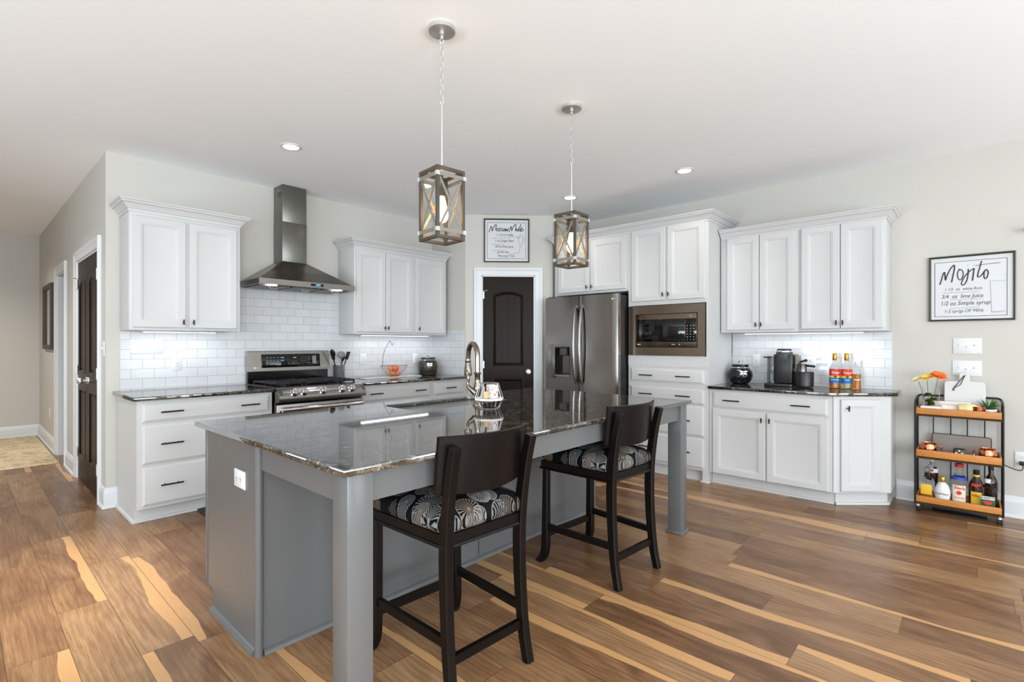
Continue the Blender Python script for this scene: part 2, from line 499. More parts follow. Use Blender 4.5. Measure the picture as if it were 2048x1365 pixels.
def rrect(x0, x1, y0, y1, r, n=5):
    out = []
    for cx, cy, a in ((x1 - r, y0 + r, -90), (x1 - r, y1 - r, 0), (x0 + r, y1 - r, 90), (x0 + r, y0 + r, 180)):
        for k in range(n + 1):
            t = math.radians(a + 90 * k / n); out.append((cx + r * math.cos(t), cy + r * math.sin(t)))
    return out
def smooth_path(pts, n=6):
    """Catmull-Rom through the points"""
    P = [Vector(p) for p in pts]; out = []
    for i in range(len(P) - 1):
        p0 = P[max(i - 1, 0)]; p1 = P[i]; p2 = P[i + 1]; p3 = P[min(i + 2, len(P) - 1)]
        for k in range(n):
            t = k / n
            out.append(0.5 * ((2 * p1) + (p2 - p0) * t + (2 * p0 - 5 * p1 + 4 * p2 - p3) * t * t + (3 * p1 - p0 - 3 * p2 + p3) * t ** 3))
    out.append(P[-1]); return out
# ================================================================== the setting
CZ = 2.77; WY = 4.97; WX = 5.24; HX = 0.78
DA = -PI / 4                                     # the pantry wall faces south-west
NB = (3.98, 4.36)                                # where the pantry wall starts

struct(MB().box(-4.1, 5.36, -3.7, 9.75, -0.06, 0).build('floor', 'plank_floor'))
struct(MB().box(-4.1, 5.36, -3.7, 9.75, CZ, CZ + 0.08).build('ceiling', 'ceiling_paint'))
# range wall with the short return and the angled pantry wall
struct(MB().box(HX + 0.12, 3.98, WY, WY + 0.12, 0, CZ).build('wall_north', 'wall_paint'))
struct(MB().box(3.98, 4.08, 4.36, WY, 0, CZ).build('wall_return', 'wall_paint'))
m = MB()
q = T((NB[0], NB[1], 0), DA)
m.box(0, 0.188, 0, 0.1, 0, CZ, mat=q).box(0.812, 1.018, 0, 0.1, 0, CZ, mat=q).box(0.188, 0.812, 0, 0.1, 2.07, CZ, mat=q)
struct(m.build('wall_pantry', 'wall_paint'))
struct(MB().box(4.70, WX, 3.64, 3.74, 0, CZ).build('wall_alcove', 'wall_paint'))
# right wall with a window beyond the frame
rw0, rw1 = RIGHT_WIN[0] - RIGHT_WIN[1] / 2, RIGHT_WIN[0] + RIGHT_WIN[1] / 2
m = MB().box(WX, WX + 0.12, rw1, WY, 0, CZ).box(WX, WX + 0.12, -3.6, rw0, 0, CZ).box(WX, WX + 0.12, rw0, rw1, 2.17, CZ).box(WX, WX + 0.12, rw0, rw1, 0, 0.2)
struct(m.build('wall_east', 'wall_paint'))
# hall wall with two door openings
m = MB()
D1 = (5.235, 6.31); D2 = (7.09, 7.72)
for a, b in ((WY, D1[0]), (D1[1], D2[0]), (D2[1], 9.6)): m.box(HX, HX + 0.12, a, b, 0, CZ)
for a, b in (D1, D2): m.box(HX, HX + 0.12, a, b, 2.055, CZ)
struct(m.build('wall_hall', 'wall_paint'))
struct(MB().box(-1.6, HX + 0.12, 9.6, 9.7, 0, CZ).build('wall_hall_end', 'wall_paint'))
struct(MB().box(-1.7, -1.6, 4.97, 9.7, 0, CZ).build('wall_hall_west', 'wall_paint'))
struct(MB().box(-4, -1.6, 4.97, 5.07, 0, CZ).build('wall_northwest', 'wall_paint'))
def wall_with_windows(name, wins, a0, a1, boxf):
    m = MB(); cur = a0
    for c, w in sorted(wins):
        boxf(m, cur, c - w / 2, 0, CZ); boxf(m, c - w / 2, c + w / 2, 0, 0.48); boxf(m, c - w / 2, c + w / 2, 2.42, CZ); cur = c + w / 2
    boxf(m, cur, a1, 0, CZ); struct(m.build(name, 'wall_paint'))
wall_with_windows('wall_south', SOUTH_WIN, -4, WX, lambda m, a, b, z0, z1: m.box(a, b, -3.7, -3.6, z0, z1))
wall_with_windows('wall_west', WEST_WIN, -3.6, 4.97, lambda m, a, b, z0, z1: m.box(-4.1, -4, a, b, z0, z1))
def window_frame(i, mat, w, h):
    m = MB(); s = 0.07
    m.box(-w / 2 - s, w / 2 + s, -0.02, 0.02, h, h + s, mat=mat).box(-w / 2 - s, w / 2 + s, -0.02, 0.02, -s, 0, mat=mat)
    m.box(-w / 2 - s, -w / 2, -0.02, 0.02, 0, h, mat=mat).box(w / 2, w / 2 + s, -0.02, 0.02, 0, h, mat=mat)
    m.box(-0.02, 0.02, 0.0, 0.02, 0, h, mat=mat)
    struct(m.build('window_%d' % i, 'trim_white'))
k = 1
for c, w in SOUTH_WIN: window_frame(k, T((c, -3.58, 0.5), PI), w, 1.9); k += 1
for c, w in WEST_WIN: window_frame(k, T((-3.98, c, 0.5), PI / 2), w, 1.9); k += 1
window_frame(k, T((WX - 0.02, RIGHT_WIN[0], 0.25), -PI / 2), RIGHT_WIN[1], 1.9)

# baseboards: profile (out, height), swept with out to the right of travel
BB = [(0, 0), (0.028, 0), (0.026, 0.012), (0.016, 0.022), (0.016, 0.115), (0.012, 0.125), (0.010, 0.142), (0.002, 0.155), (0, 0.155)]
def baseboard(name, path): struct(MB().sweep(path, BB).build(name, 'trim_white', smooth=20))
baseboard('baseboard_east', [(WX, 0.47), (WX, rw1), ])
baseboard('baseboard_hall', [(HX, D1[0] - 0.085), (HX, WY), (0.856, WY)][::1])
baseboard('baseboard_hall_middle', [(HX, D2[0] - 0.085), (HX, D1[1] + 0.095)])
baseboard('baseboard_hall_far', [(-1.6, 9.6), (HX, 9.6), (HX, D2[1] + 0.085)])
bq = q
baseboard('baseboard_pantry', [tuple((q @ Vector((a, 0, 0)))[:2]) for a in (0.0, 0.095)])
baseboard('baseboard_pantry_right', [tuple((q @ Vector((a, 0, 0)))[:2]) for a in (0.905, 1.018)])

# door casings: profile (out across the casing, thickness); path in the wall plane
CS = [(0, 0), (0, 0.012), (0.012, 0.016), (0.05, 0.018), (0.062, 0.024), (0.085, 0.024), (0.088, 0.018), (0.088, 0)]
def casing(name, mat, x0, x1, h):
    m = MB()
    m.sweep([(x1, 0), (x1, h), (x0, h), (x0, 0)], CS, mapf=lambda a, b, t: (a, -t, b))
    # jambs
    m.box(x0 - 0.001, x0 + 0.016, 0, 0.11, 0, h).box(x1 - 0.016, x1 + 0.001, 0, 0.11, 0, h).box(x0, x1, 0, 0.11, h - 0.016, h + 0.001)
    struct(m.xf(mat).build(name, 'trim_white', smooth=20))
casing('trim_1', q, 0.188, 0.812, 2.07)
hq = T((HX, 0, 0), -PI / 2)                      # hall wall frame: x = -world y
casing('trim_2', hq, -D1[1], -D1[0], 2.055)
casing('trim_3', hq, -D2[1], -D2[0], 2.055)

def plank_door(w, h, t=0.035, splits=None):
    """two panel plank door with a cambered top panel; face at y=-t"""
    m = MB(); st = 0.2 * w if w > 0.55 else 0.17 * w
    x0, x1 = st, w - st; rise = 0.045; zt = h - 0.17; zl = 0.86 * h / 2.05; zu = 1.01 * h / 2.05; zb = 0.22
    d = 0.012
    m.box(0, w, -t + d, 0, 0, h)
    m.box(0, x0, -t, -t + d, 0, h).box(x1, w, -t, -t + d, 0, h)
    m.box(x0, x1, -t, -t + d, 0, zb).box(x0, x1, -t, -t + d, zl, zu)
    N = 12
    def arch(a0, a1, z, r): return [(a1 + (a0 - a1) * k / N, z + r * (1 - (2 * k / N - 1) ** 2)) for k in range(N + 1)]
    ar = arch(x0, x1, zt - rise, rise)
    poly = [(x0, h), (x1, h)] + ar
    for y0, y1 in ((-t, -t + d),): m.loft([[(x, y0, z) for x, z in poly], [(x, y1, z) for x, z in poly]])
    for zz0, zz1, r in ((zb, zl, 0), (zu, zt - rise, rise)):
        def loop(i, y): return [(x0 + i, y, zz0 + i), (x1 - i, y, zz0 + i)] + [(x, y, z - i) for x, z in arch(x0 + i, x1 - i, zz1, r)]
        m.loft([loop(-0.001, -t), loop(0.012, -t - 0.004), loop(0.02, -t + 0.004), loop(0.034, -t + d - 0.001)], cap0=False, cap1=False)
        n = 4 if w > 0.55 else 3; xa, xb = x0 + 0.036, x1 - 0.036
        for k in range(n):
            p0 = xa + (xb - xa) * k / n + 0.003; p1 = xa + (xb - xa) * (k + 1) / n - 0.003
            za = zz1 - 0.034 + r * (1 - (2 * (p0 - x0) / (x1 - x0) - 1) ** 2); zc = zz1 - 0.034 + r * (1 - (2 * (p1 - x0) / (x1 - x0) - 1) ** 2)
            m.loft([[(p0, y, zz0 + 0.04), (p1, y, zz0 + 0.04), (p1, y, zc), (p0, y, za)] for y in (-t + d, -t + 0.006)])
    return m
def door_knob(parent, x, z, y, mat='nickel', lab=None):
    m = MB(); r = T((x, y, z), 0, PI / 2)
    m.lathe([(0.0, 0), (0.032, 0), (0.030, 0.006), (0.012, 0.010), (0.011, 0.035), (0.024, 0.042), (0.029, 0.055), (0.024, 0.066), (0.0, 0.070)], mat=r)
    m.build('door_knob', mat, parent, label=lab)
def hinge(parent, x, z, y, stop=False):
    m = MB().cyl((x, y, z - 0.045), (x, y, z + 0.045), 0.007, 10).box(x - 0.02, x + 0.02, y + 0.002, y + 0.006, z - 0.042, z + 0.042)
    if stop: m.cyl((x, y, z + 0.05), (x + 0.045, y - 0.03, z + 0.05), 0.004, 8).ball((x + 0.048, y - 0.032, z + 0.05), 0.008, 8, 6)
    m.build('hinge', 'nickel', parent)
# pantry door
d = thing('door_1', 'dark brown single pantry door with arched plank panel on the angled wall', 'door', (NB[0], NB[1], 0), DA); struct(d)
plank_door(0.594, 2.045).build('door_panel', 'door_black', d, loc=(0.203, 0.055, 0.008), smooth=25)
door_knob(d, 0.735, 0.945, 0.02, lab='satin nickel round knob')
for z, s in ((1.84, True), (1.03, False), (0.25, False)): hinge(d, 0.2, z, 0.012, s)
# hall double doors
d = thing('door_2', 'pair of glossy black double doors beside the kitchen corner', 'door', (HX, 0, 0), -PI / 2); struct(d)
plank_door(0.515, 2.03).build('door_leaf', 'door_black', d, loc=(-D1[1] + 0.018, 0.035, 0.008), smooth=25)
plank_door(0.515, 2.03).build('door_leaf', 'door_black', d, loc=(-D1[0] - 0.018 - 0.515, 0.035, 0.008), smooth=25)
door_knob(d, -5.81, 0.95, 0.0); door_knob(d, -5.73, 0.95, 0.0)
for z in (1.84, 1.03, 0.25):
    hinge(d, -D1[1] + 0.012, z, -0.012, z > 1.5); hinge(d, -D1[0] - 0.012, z, -0.012)
# the far door, set back in its opening
d = thing('door_3', 'black door set back in the far hall opening next to the mirror', 'door', (HX, 0, 0), -PI / 2); struct(d)
plank_door(0.594, 2.03).build('door_panel', 'door_black', d, loc=(-D2[1] + 0.018, 0.108, 0.008), smooth=25)
door_knob(d, -D2[0] - 0.08, 0.95, 0.07)

# ================================================================== cabinets
def panel_front(m, x, z, w, h):
    m.rects(w, h, [(0, 0), (0, -0.014), (0.004, -0.019), (0.050, -0.019), (0.054, -0.0165), (0.061, -0.0155), (0.066, -0.011), (0.071, -0.0095)], x, z)
def slab_front(m, x, z, w, h):
    m.rects(w, h, [(0, 0), (0, -0.010), (0.010, -0.014), (0.016, -0.0185), (0.019, -0.019)], x, z)
def t_knob(parent, x, z):
    MB().cyl((x, -0.019, z), (x, -0.043, z), 0.0045, 10).cyl((x, -0.046, z - 0.021), (x, -0.046, z + 0.021), 0.0055, 10).build('knob', 'black_metal', parent)
def bar_pull(parent, x, z, L=0.14):
    m = MB().cyl((x - L / 2, -0.048, z), (x + L / 2, -0.048, z), 0.0055, 10)
    for s in (-1, 1): m.cyl((x + s * L * 0.3, -0.019, z), (x + s * L * 0.3, -0.048, z), 0.0045, 8)
    m.build('handle', 'bronze', parent)
def cab_door(parent, x, z, w, h, kx, kz, name='door'):
    m = MB(); panel_front(m, x, z, w, h); d = m.build(name, 'cabinet_white', parent, smooth=20)
    t_knob(d, kx, kz); return d
def cab_drawer(parent, x, z, w, h, hx):
    m = MB(); slab_front(m, x, z, w, h); d = m.build('drawer', 'cabinet_white', parent, smooth=20)
    for v in hx: bar_pull(d, v, z + h / 2 + 0.0); 
    return d
CROWN = [(0, 0), (0.006, 0.0), (0.008, 0.018), (0.016, 0.022), (0.022, 0.034), (0.040, 0.055), (0.052, 0.060), (0.058, 0.072), (0.066, 0.076), (0.070, 0.086), (0, 0.086)]
def crown(parent, path, z):
    MB().sweep(path, [(a, z + b) for a, b in CROWN]).build('crown_moulding', 'cabinet_white', parent, smooth=20)

# --- wall cabinet left of the hood
c = thing('wall_cabinet', 'white two-door wall cabinet left of the range hood', 'cabinet', (0.866, 4.65, 0), 0)
w = 0.774; MB().box(0, w, 0, 0.318, 1.378, 2.30, 0.002).build('body', 'cabinet_white', c)
cab_door(c, 0.022, 1.40, 0.345, 0.84, 0.345, 1.445); cab_door(c, 0.390, 1.40, 0.353, 0.84, 0.415, 1.445)
crown(c, [(0, 0.318), (0, 0), (w, 0), (w, 0.318)][::1] if False else [(0, 0.318), (0, 0), (w, 0), (w, 0.318)], 2.268)
# --- wall cabinet right of the hood
c = thing('wall_cabinet', 'white three-door wall cabinet between range hood and pantry', 'cabinet', (2.722, 4.65, 0), 0)
w = 1.215; MB().box(0, w, 0, 0.318, 1.372, 2.29, 0.002).build('body', 'cabinet_white', c)
cab_door(c, 0.018, 1.395, 0.345, 0.845, 0.345, 1.44); cab_door(c, 0.368, 1.395, 0.345, 0.845, 0.386, 1.44); cab_door(c, 0.760, 1.395, 0.42, 0.845, 0.795, 1.44)
crown(c, [(0, 0.318), (0, 0), (w, 0), (w, 0.318)], 2.258)
# --- wall cabinets over the coffee counter: two units and one crown
RW = -PI / 2
def right_units(label, y0, xs, w):
    c = thing('wall_cabinet', label, 'cabinet', (4.90, y0, 0), RW, 'wall cabinets above the coffee counter')
    MB().box(0, w, 0, 0.338, 1.378, 2.29, 0.002).build('body', 'cabinet_white', c)
    for x, dw, kx in xs: cab_door(c, x, 1.40, dw, 0.86, kx, 1.447)
    return c
right_units('white two-door wall cabinet above the coffee maker, next to the tall microwave cabinet', 1.775, [(0.06, 0.282, 0.320), (0.347, 0.285, 0.365)], 0.66)
c = right_units('white two-door wall cabinet above the syrup bottles, at the right end', 1.113, [(0.02, 0.282, 0.280), (0.307, 0.282, 0.325)], 0.609)
w = 0.609
cr = MB().sweep([(0, 0), (1.269, 0), (1.269, 0.338)], [(a, 2.256 + b) for a, b in CROWN]).build('crown_moulding', 'cabinet_white', None, smooth=20)
cr.location = (4.90, 1.773, 0); cr.rotation_euler = (0, 0, RW)
tag(cr, 'white crown moulding running over the two cabinets above the coffee counter', 'moulding')
# --- tall microwave cabinet and the cabinet over the fridge
c = thing('tall_cabinet', 'white tall cabinet holding the microwave above four drawers', 'cabinet', (4.62, 2.600, 0), RW)
w = 0.815
m = MB().box(0, w, 0.06, 0.61, 0.0, 0.105)                                   # toe
m.box(0, w, 0, 0.618, 0.105, 1.157).box(0, w, 0, 0.618, 1.655, 2.43).box(0, 0.02, 0, 0.618, 1.157, 1.655).box(w - 0.02, w, 0, 0.618, 1.157, 1.655).box(0, w, 0.60, 0.618, 1.157, 1.655)
m.box(w - 0.055, w, -0.004, 0.03, 0.0, 0.105)
m.build('body', 'cabinet_white', c)
m = MB(); m.sweep([(0, 0.06), (w, 0.06)], [(0, 0), (0.016, 0), (0.012, 0.012), (0, 0.016)]); m.box(w - 0.07, w + 0.01, -0.02, 0.03, 0, 0.018, 0.003)
m.build('foot_moulding', 'cabinet_white', c)
MB().box(0, w + 0.001, -0.006, 0, 1.052, 1.157).build('rail', 'cabinet_white', c)
cab_door(c, 0.042, 1.695, 0.362, 0.71, 0.385, 1.75); cab_door(c, 0.422, 1.695, 0.362, 0.71, 0.442, 1.75)
for z0, z1 in ((0.902, 1.028), (0.712, 0.852), (0.417, 0.698), (0.125, 0.402)):
    cab_drawer(c, 0.030, z0, 0.748, z1 - z0, (0.208, 0.588))
c = thing('wall_cabinet', 'white two-door cabinet above the refrigerator', 'cabinet', (4.62, 3.545, 0), RW)
w2 = 0.943
MB().box(0, w2, 0, 0.60, 1.815, 2.43, 0.002).box(0, 0.018, 0.0, 0.6, 0.0, 1.815).build('body', 'cabinet_white', c)
cab_door(c, 0.060, 1.84, 0.417, 0.54, 0.455, 1.885); cab_door(c, 0.497, 1.84, 0.425, 0.54, 0.518, 1.885)
cr = MB().sweep([(0, 0.3), (0, 0), (w + w2 + 0.002, 0), (w + w2 + 0.002, 0.618)], [(a, 2.398 + b) for a, b in CROWN]).build('crown_moulding', 'cabinet_white', None, smooth=20)
cr.location = (4.62, 3.546, 0); cr.rotation_euler = (0, 0, RW)
tag(cr, 'white crown moulding on top of the microwave cabinet and fridge cabinet', 'moulding')

# --- base cabinets on the range wall
def base_cab(label, x, w, front_y, left_side, drawers, doors, rz=0, y=None, ztop=0.865, depth=0.62):
    c = thing('base_cabinet', label, 'cabinet', (x, front_y, 0) if y is None else (x, y, 0), rz)
    MB().box(0, w, 0, depth, 0.105, ztop).box(0.0, w, 0.075, depth, 0, 0.105).build('body', 'cabinet_white', c)
    p = [(0, 0.075), (w, 0.075)] if not left_side else [(0, depth), (0, 0.075), (w, 0.075)]
    MB().sweep(p, [(0, 0), (0.016, 0), (0.012, 0.014), (0, 0.018)]).build('shoe_moulding', 'cabinet_white', c)
    for dx, dz, dw, dh, hx in drawers: cab_drawer(c, dx, dz, dw, dh, hx)
    for dx, dz, dw, dh, kx, kz in doors: cab_door(c, dx, dz, dw, dh, kx, kz)
    return c
base_cab('white base cabinet with three wide drawers left of the range', 0.850, 0.925, 4.33, True,
         [(0.030, 0.718, 0.868, 0.135, (0.205, 0.742)), (0.030, 0.420, 0.868, 0.276, (0.205, 0.742)), (0.030, 0.125, 0.868, 0.276, (0.205, 0.742))], [], ztop=0.872)
base_cab('white base cabinet with one wide drawer, right of the range', 2.59, 0.865, 4.33, False,
         [(0.022, 0.715, 0.82, 0.14, (0.165, 0.70))], [(0.022, 0.125, 0.405, 0.565, 0.40, 0.64), (0.437, 0.125, 0.405, 0.565, 0.462, 0.64)], ztop=0.872)
base_cab('narrow white base cabinet in the corner next to the pantry', 3.457, 0.515, 4.33, False,
         [(0.035, 0.715, 0.43, 0.14, (0.25,))], [(0.035, 0.125, 0.43, 0.565, 0.07, 0.64)], ztop=0.872)
# --- coffee counter base
base_cab('white base cabinet with wide drawer and two doors under the coffee counter', 4.63, 0.965, 0, False,
         [(0.035, 0.700, 0.900, 0.142, (0.205, 0.748))], [(0.035, 0.108, 0.442, 0.575, 0.452, 0.624), (0.488, 0.108, 0.447, 0.548 + 0.027, 0.515, 0.624)], rz=RW, y=1.781, ztop=0.862, depth=0.6)
# angled end cabinet (a five-sided box with a slanted front)
ang = math.atan2(-0.335, 0.30); L = math.hypot(0.3, 0.335)
c = thing('base_cabinet', 'narrow white end cabinet with an angled single door', 'cabinet', (4.63, 0.812, 0), ang)
inv = T((4.63, 0.812, 0), ang).inverted()
def loc2(pts): return [tuple((inv @ Vector((x, y, 0)))[:2]) for x, y in pts]
m = MB().prism(loc2([(4.63, 0.812), (4.93, 0.477), (5.235, 0.477), (5.235, 0.812)]), 0.105, 0.862)
m.prism(loc2([(4.70, 0.812), (4.975, 0.505), (5.235, 0.505), (5.235, 0.812)]), 0, 0.105)
m.build('body', 'cabinet_white', c)
MB().sweep(loc2([(4.70, 0.812), (4.975, 0.505), (5.2, 0.505)]), [(0, 0), (0.016, 0), (0.012, 0.014), (0, 0.018)]).build('shoe_moulding', 'cabinet_white', c)
cab_door(c, 0.052, 0.118, 0.305, 0.72, 0.095, 0.770)

# --- countertops
def counter(name, label, pts, z, th=0.028):
    o = curve_solid('countertop', [pts], th, 0.004, 'granite', loc=(0, 0, z - th / 2)); tag(o, label, 'countertop'); return o
counter('countertop', 'dark granite countertop left of the range', [(0.822, 4.285), (1.775, 4.285), (1.775, 4.965), (0.822, 4.965)], 0.902)
counter('countertop', 'dark granite countertop between the range and the pantry', [(2.585, 4.285), (3.975, 4.285), (3.975, 4.965), (2.585, 4.965)], 0.902)
counter('countertop', 'dark granite countertop under the coffee maker and syrup bottles', [(4.595, 1.781), (4.595, 0.800), (4.93, 0.440), (5.235, 0.440), (5.235, 1.781)][::-1], 0.892)

# --- backsplashes
tag(MB().box(0.868, 1.64, WY - 0.012, WY - 0.001, 0.903, 1.376).box(1.64, 2.722, WY - 0.012, WY - 0.001, 0.903, 1.86).box(2.722, 3.968, WY - 0.012, WY - 0.001, 0.903, 1.371).build('tile_backsplash', 'tile_x'),
    'white subway tile backsplash behind the range', 'backsplash')
tag(MB().box(3.968, 3.979, 4.375, WY - 0.012, 0.903, 1.43).build('tile_backsplash', 'tile_y'), 'white subway tile on the short side wall beside the pantry door', 'backsplash')
tag(MB().box(WX - 0.012, WX - 0.001, 0.497, 1.782, 0.893, 1.376).build('tile_backsplash', 'tile_y'), 'white subway tile backsplash behind the coffee maker', 'backsplash')
# ================================================================== appliances
# --- gas range
RX = 1.782; RWd = 0.798
r = thing('gas_range', 'stainless steel gas range with knobs along the front edge', 'stove', (RX, 4.285, 0), 0)
MB().box(0.004, RWd - 0.004, 0.03, 0.66, 0.03, 0.895).build('body', 'black_enamel', r)
# cooktop with rolled front
m = MB()
prof = [(0.60, 0.905), (0.0, 0.905), (-0.035, 0.895), (-0.075, 0.862), (-0.088, 0.822), (-0.084, 0.792), (-0.05, 0.785), (0.0, 0.785), (0.0, 0.88), (0.60, 0.89)]
m.loft([[(x, y, z) for y, z in prof] for x in (0, RWd)])
m.build('cooktop', 'steel', r, smooth=50)
MB().box(0.03, RWd - 0.03, 0.05, 0.56, 0.9055, 0.909).build('burner_tray', 'black_enamel', r)
for gx in (0.035, 0.285, 0.535):
    g = MB(); w = 0.228
    for a in (0, 1):
        g.box(gx + a * (w - 0.012), gx + a * (w - 0.012) + 0.012, 0.05, 0.555, 0.925, 0.94, 0.003)
        g.box(gx, gx + w, 0.05 + a * 0.493, 0.062 + a * 0.493, 0.925, 0.94, 0.003)
    for yy in (0.135, 0.21, 0.295, 0.38, 0.46): g.box(gx, gx + w, yy, yy + 0.011, 0.928, 0.944, 0.003)
    g.box(gx + w / 2 - 0.006, gx + w / 2 + 0.006, 0.05, 0.555, 0.928, 0.944, 0.003)
    for a in (0.004, w - 0.012):
        for b in (0.052, 0.3, 0.545): g.box(gx + a, gx + a + 0.01, b, b + 0.01, 0.908, 0.928)
    g.build('grate', 'cast_iron', r)
for bx, by, br in ((0.15, 0.17, 0.04), (0.15, 0.43, 0.034), (0.399, 0.30, 0.045), (0.65, 0.17, 0.045), (0.65, 0.43, 0.03)):
    MB().lathe([(0, 0.909), (br, 0.909), (br, 0.916), (br * 0.8, 0.918), (br * 0.8, 0.924), (0, 0.925)], (bx, by, 0)).build('burner', 'cast_iron', r)
nrm_ = Vector((0, -0.79, 0.61))
for kx in (0.13, 0.215, 0.385, 0.565, 0.66):
    mt = Matrix.Translation((kx, -0.064, 0.858)) @ Matrix.Rotation(math.radians(62), 4, 'X')
    MB().lathe([(0, 0), (0.034, 0), (0.034, 0.009), (0.028, 0.013), (0.027, 0.038), (0.022, 0.042), (0, 0.042)], mat=mt).box(-0.006, 0.006, -0.026, 0.026, 0.036, 0.050, 0.002, mat=mt).build('knob', 'chrome', r)
for ex in (0.018, RWd - 0.018):
    m = MB()
    for k in range(4): m.tube([(ex + (k - 1.5) * 0.007, -0.05 - 0.004, 0.888), (ex + (k - 1.5) * 0.007, -0.083, 0.85)], 0.002, 6)
    m.build('vent_slots', 'slot_dark', r)
# back guard
m = MB()
gp = [(0.585, 1.018), (0.655, 1.018), (0.655, 1.205), (0.615, 1.205), (0.605, 1.198)]
m.loft([[(x, y, z) for y, z in gp] for x in (0.006, RWd - 0.006)])
m.build('back_guard', 'steel', r)
MB().box(0.012, RWd - 0.012, 0.615, 0.655, 0.905, 1.018).build('guard_recess', 'black_enamel', r)
ga = math.atan2(0.02, 0.18)
m = MB().box(0.125, 0.690, -0.0035, 0.002, -0.063, 0.063, 0.002).xf(Matrix.Translation((0, 0.592, 1.112)) @ Matrix.Rotation(-ga, 4, 'X'))
cp = m.build('control_panel', 'black_glass', r)
def on_guard(o): o.data.transform(Matrix.Translation((0, 0.592, 1.112)) @ Matrix.Rotation(-ga, 4, 'X')); return o
m = MB()
for row, zz in enumerate((0.028, 0.0, -0.018)):
    for k in range(5 if row < 2 else 1): m.box(0.165 + k * 0.032, 0.165 + k * 0.032 + (0.018 if row < 2 else 0.016), -0.0045, -0.0036, zz, zz + 0.006)
for k in range(3): m.box(0.365 + k * 0.045, 0.385 + k * 0.045, -0.0045, -0.0036, -0.03, -0.026)
for a in range(3):
    for b_ in range(4): m.box(0.50 + a * 0.022, 0.506 + a * 0.022, -0.0045, -0.0036, 0.035 - b_ * 0.02, 0.040 - b_ * 0.02)
for b_ in range(5): m.box(0.565, 0.585, -0.0045, -0.0036, 0.034 - b_ * 0.016, 0.037 - b_ * 0.016)
m.box(0.61, 0.65, -0.0045, -0.0036, -0.035, 0.042)
on_guard(m.build('buttons', 'grey_plastic', cp))
m = MB().box(0.305, 0.328, -0.0045, -0.0036, 0.026, 0.034).box(0.305, 0.328, -0.0045, -0.0036, -0.002, 0.006); on_guard(m.build('lit_icons', 'display_blue', cp))
on_guard(text_part('clock', '8:55', 0.435, -0.004, 0.028, 0.018, 'display_white', cp))
lg = lambda parent, x, y, z, s, mat='display_white': (
    MB().lathe([(0, 0), (s * 0.55, 0), (s * 0.55, 0.0015), (0, 0.0015)], mat=Matrix.Translation((x, y, z)) @ Matrix.Rotation(PI / 2, 4, 'X')).build('logo', mat, parent),
    text_part('logo_text', 'LG', x + s * 0.8, y, z, s * 1.05, mat, parent, align='LEFT', bold=0.0004))
lg(r, 0.062, 0.5868, 1.05, 0.016)
text_part('badge', 'EasyClean', 0.735, 0.5868, 1.052, 0.012, 'display_white', r)
# oven door, bowed handle, drawer
m = MB().box(0.006, RWd - 0.006, -0.02, 0.03, 0.22, 0.765, 0.006); od = m.build('oven_door', 'steel', r)
MB().box(0.12, RWd - 0.12, -0.024, -0.019, 0.33, 0.62, 0.004).build('window', 'black_glass', od)
MB().box(0.004, RWd - 0.004, -0.014, 0.02, 0.765, 0.784).build('door_gap', 'black_enamel', r)
N = 16; pts = [(0.03 + (RWd - 0.06) * k / N, -0.075 - 0.018 * math.sin(PI * k / N), 0.725) for k in range(N + 1)]
m = MB().tube(pts, 0.022, 14)
for xx in (0.045, RWd - 0.045): m.box(xx - 0.012, xx + 0.012, -0.08, -0.018, 0.712, 0.738, 0.004)
m.build('door_handle', 'chrome', od)
MB().box(0.006, RWd - 0.006, -0.015, 0.03, 0.06, 0.20, 0.006).build('warming_drawer', 'steel', r)

# --- range hood
h = thing('range_hood', 'stainless pyramid chimney range hood above the stove', 'range hood', (1.732, 4.48, 0), 0)
HW = 0.898; D = 0.485
m = MB()
m.loft([[(0, 0, 1.79), (HW, 0, 1.79), (HW, D, 1.79), (0, D, 1.79)], [(0, 0, 1.838), (HW, 0, 1.838), (HW, D, 1.838), (0, D, 1.838)]], cap0=False, cap1=False)
m.loft([[(a, b, 1.79) for a, b in ((0, 0), (HW, 0), (HW, D), (0, D))], [(a, b, 1.79) for a, b in ((0.02, 0.02), (HW - 0.02, 0.02), (HW - 0.02, D - 0.01), (0.02, D - 0.01))],
        [(a, b, 1.80) for a, b in ((0.02, 0.02), (HW - 0.02, 0.02), (HW - 0.02, D - 0.01), (0.02, D - 0.01))]], cap0=False)
m.build('rim', 'steel', h)
cx0, cx1 = 0.320, 0.553
MB().loft([[(0, 0, 1.838), (HW, 0, 1.838), (HW, D, 1.838), (0, D, 1.838)],
           [(0.03, 0.03, 1.852), (HW - 0.03, 0.03, 1.852), (HW - 0.03, D, 1.852), (0.03, D, 1.852)],
           [(cx0, 0.290, 2.046), (cx1, 0.290, 2.046), (cx1, D, 2.046), (cx0, D, 2.046)]]).build('canopy', 'steel_hood', h)
MB().box(cx0, cx1, 0.290, D, 2.046, 2.42, 0.002).build('chimney_lower', 'steel_chimney', h)
ch = MB().box(cx0 + 0.002, cx1 - 0.002, 0.292, D, 2.42, CZ - 0.001, 0.002).build('chimney_upper', 'steel_chimney', h)
m = MB()
for k in range(6): m.box(cx0 + 0.0005, cx0 + 0.003, 0.31, 0.40, 2.66 + k * 0.008, 2.664 + k * 0.008)
m.build('vent_grille', 'slot_dark', ch)
MB().box(0.455, 0.575, -0.003, 0.002, 1.804, 1.826).build('control_strip', 'black_glass', h)
MB().box(0.500, 0.545, -0.004, -0.002, 1.808, 1.822).build('display', 'display_blue', h)
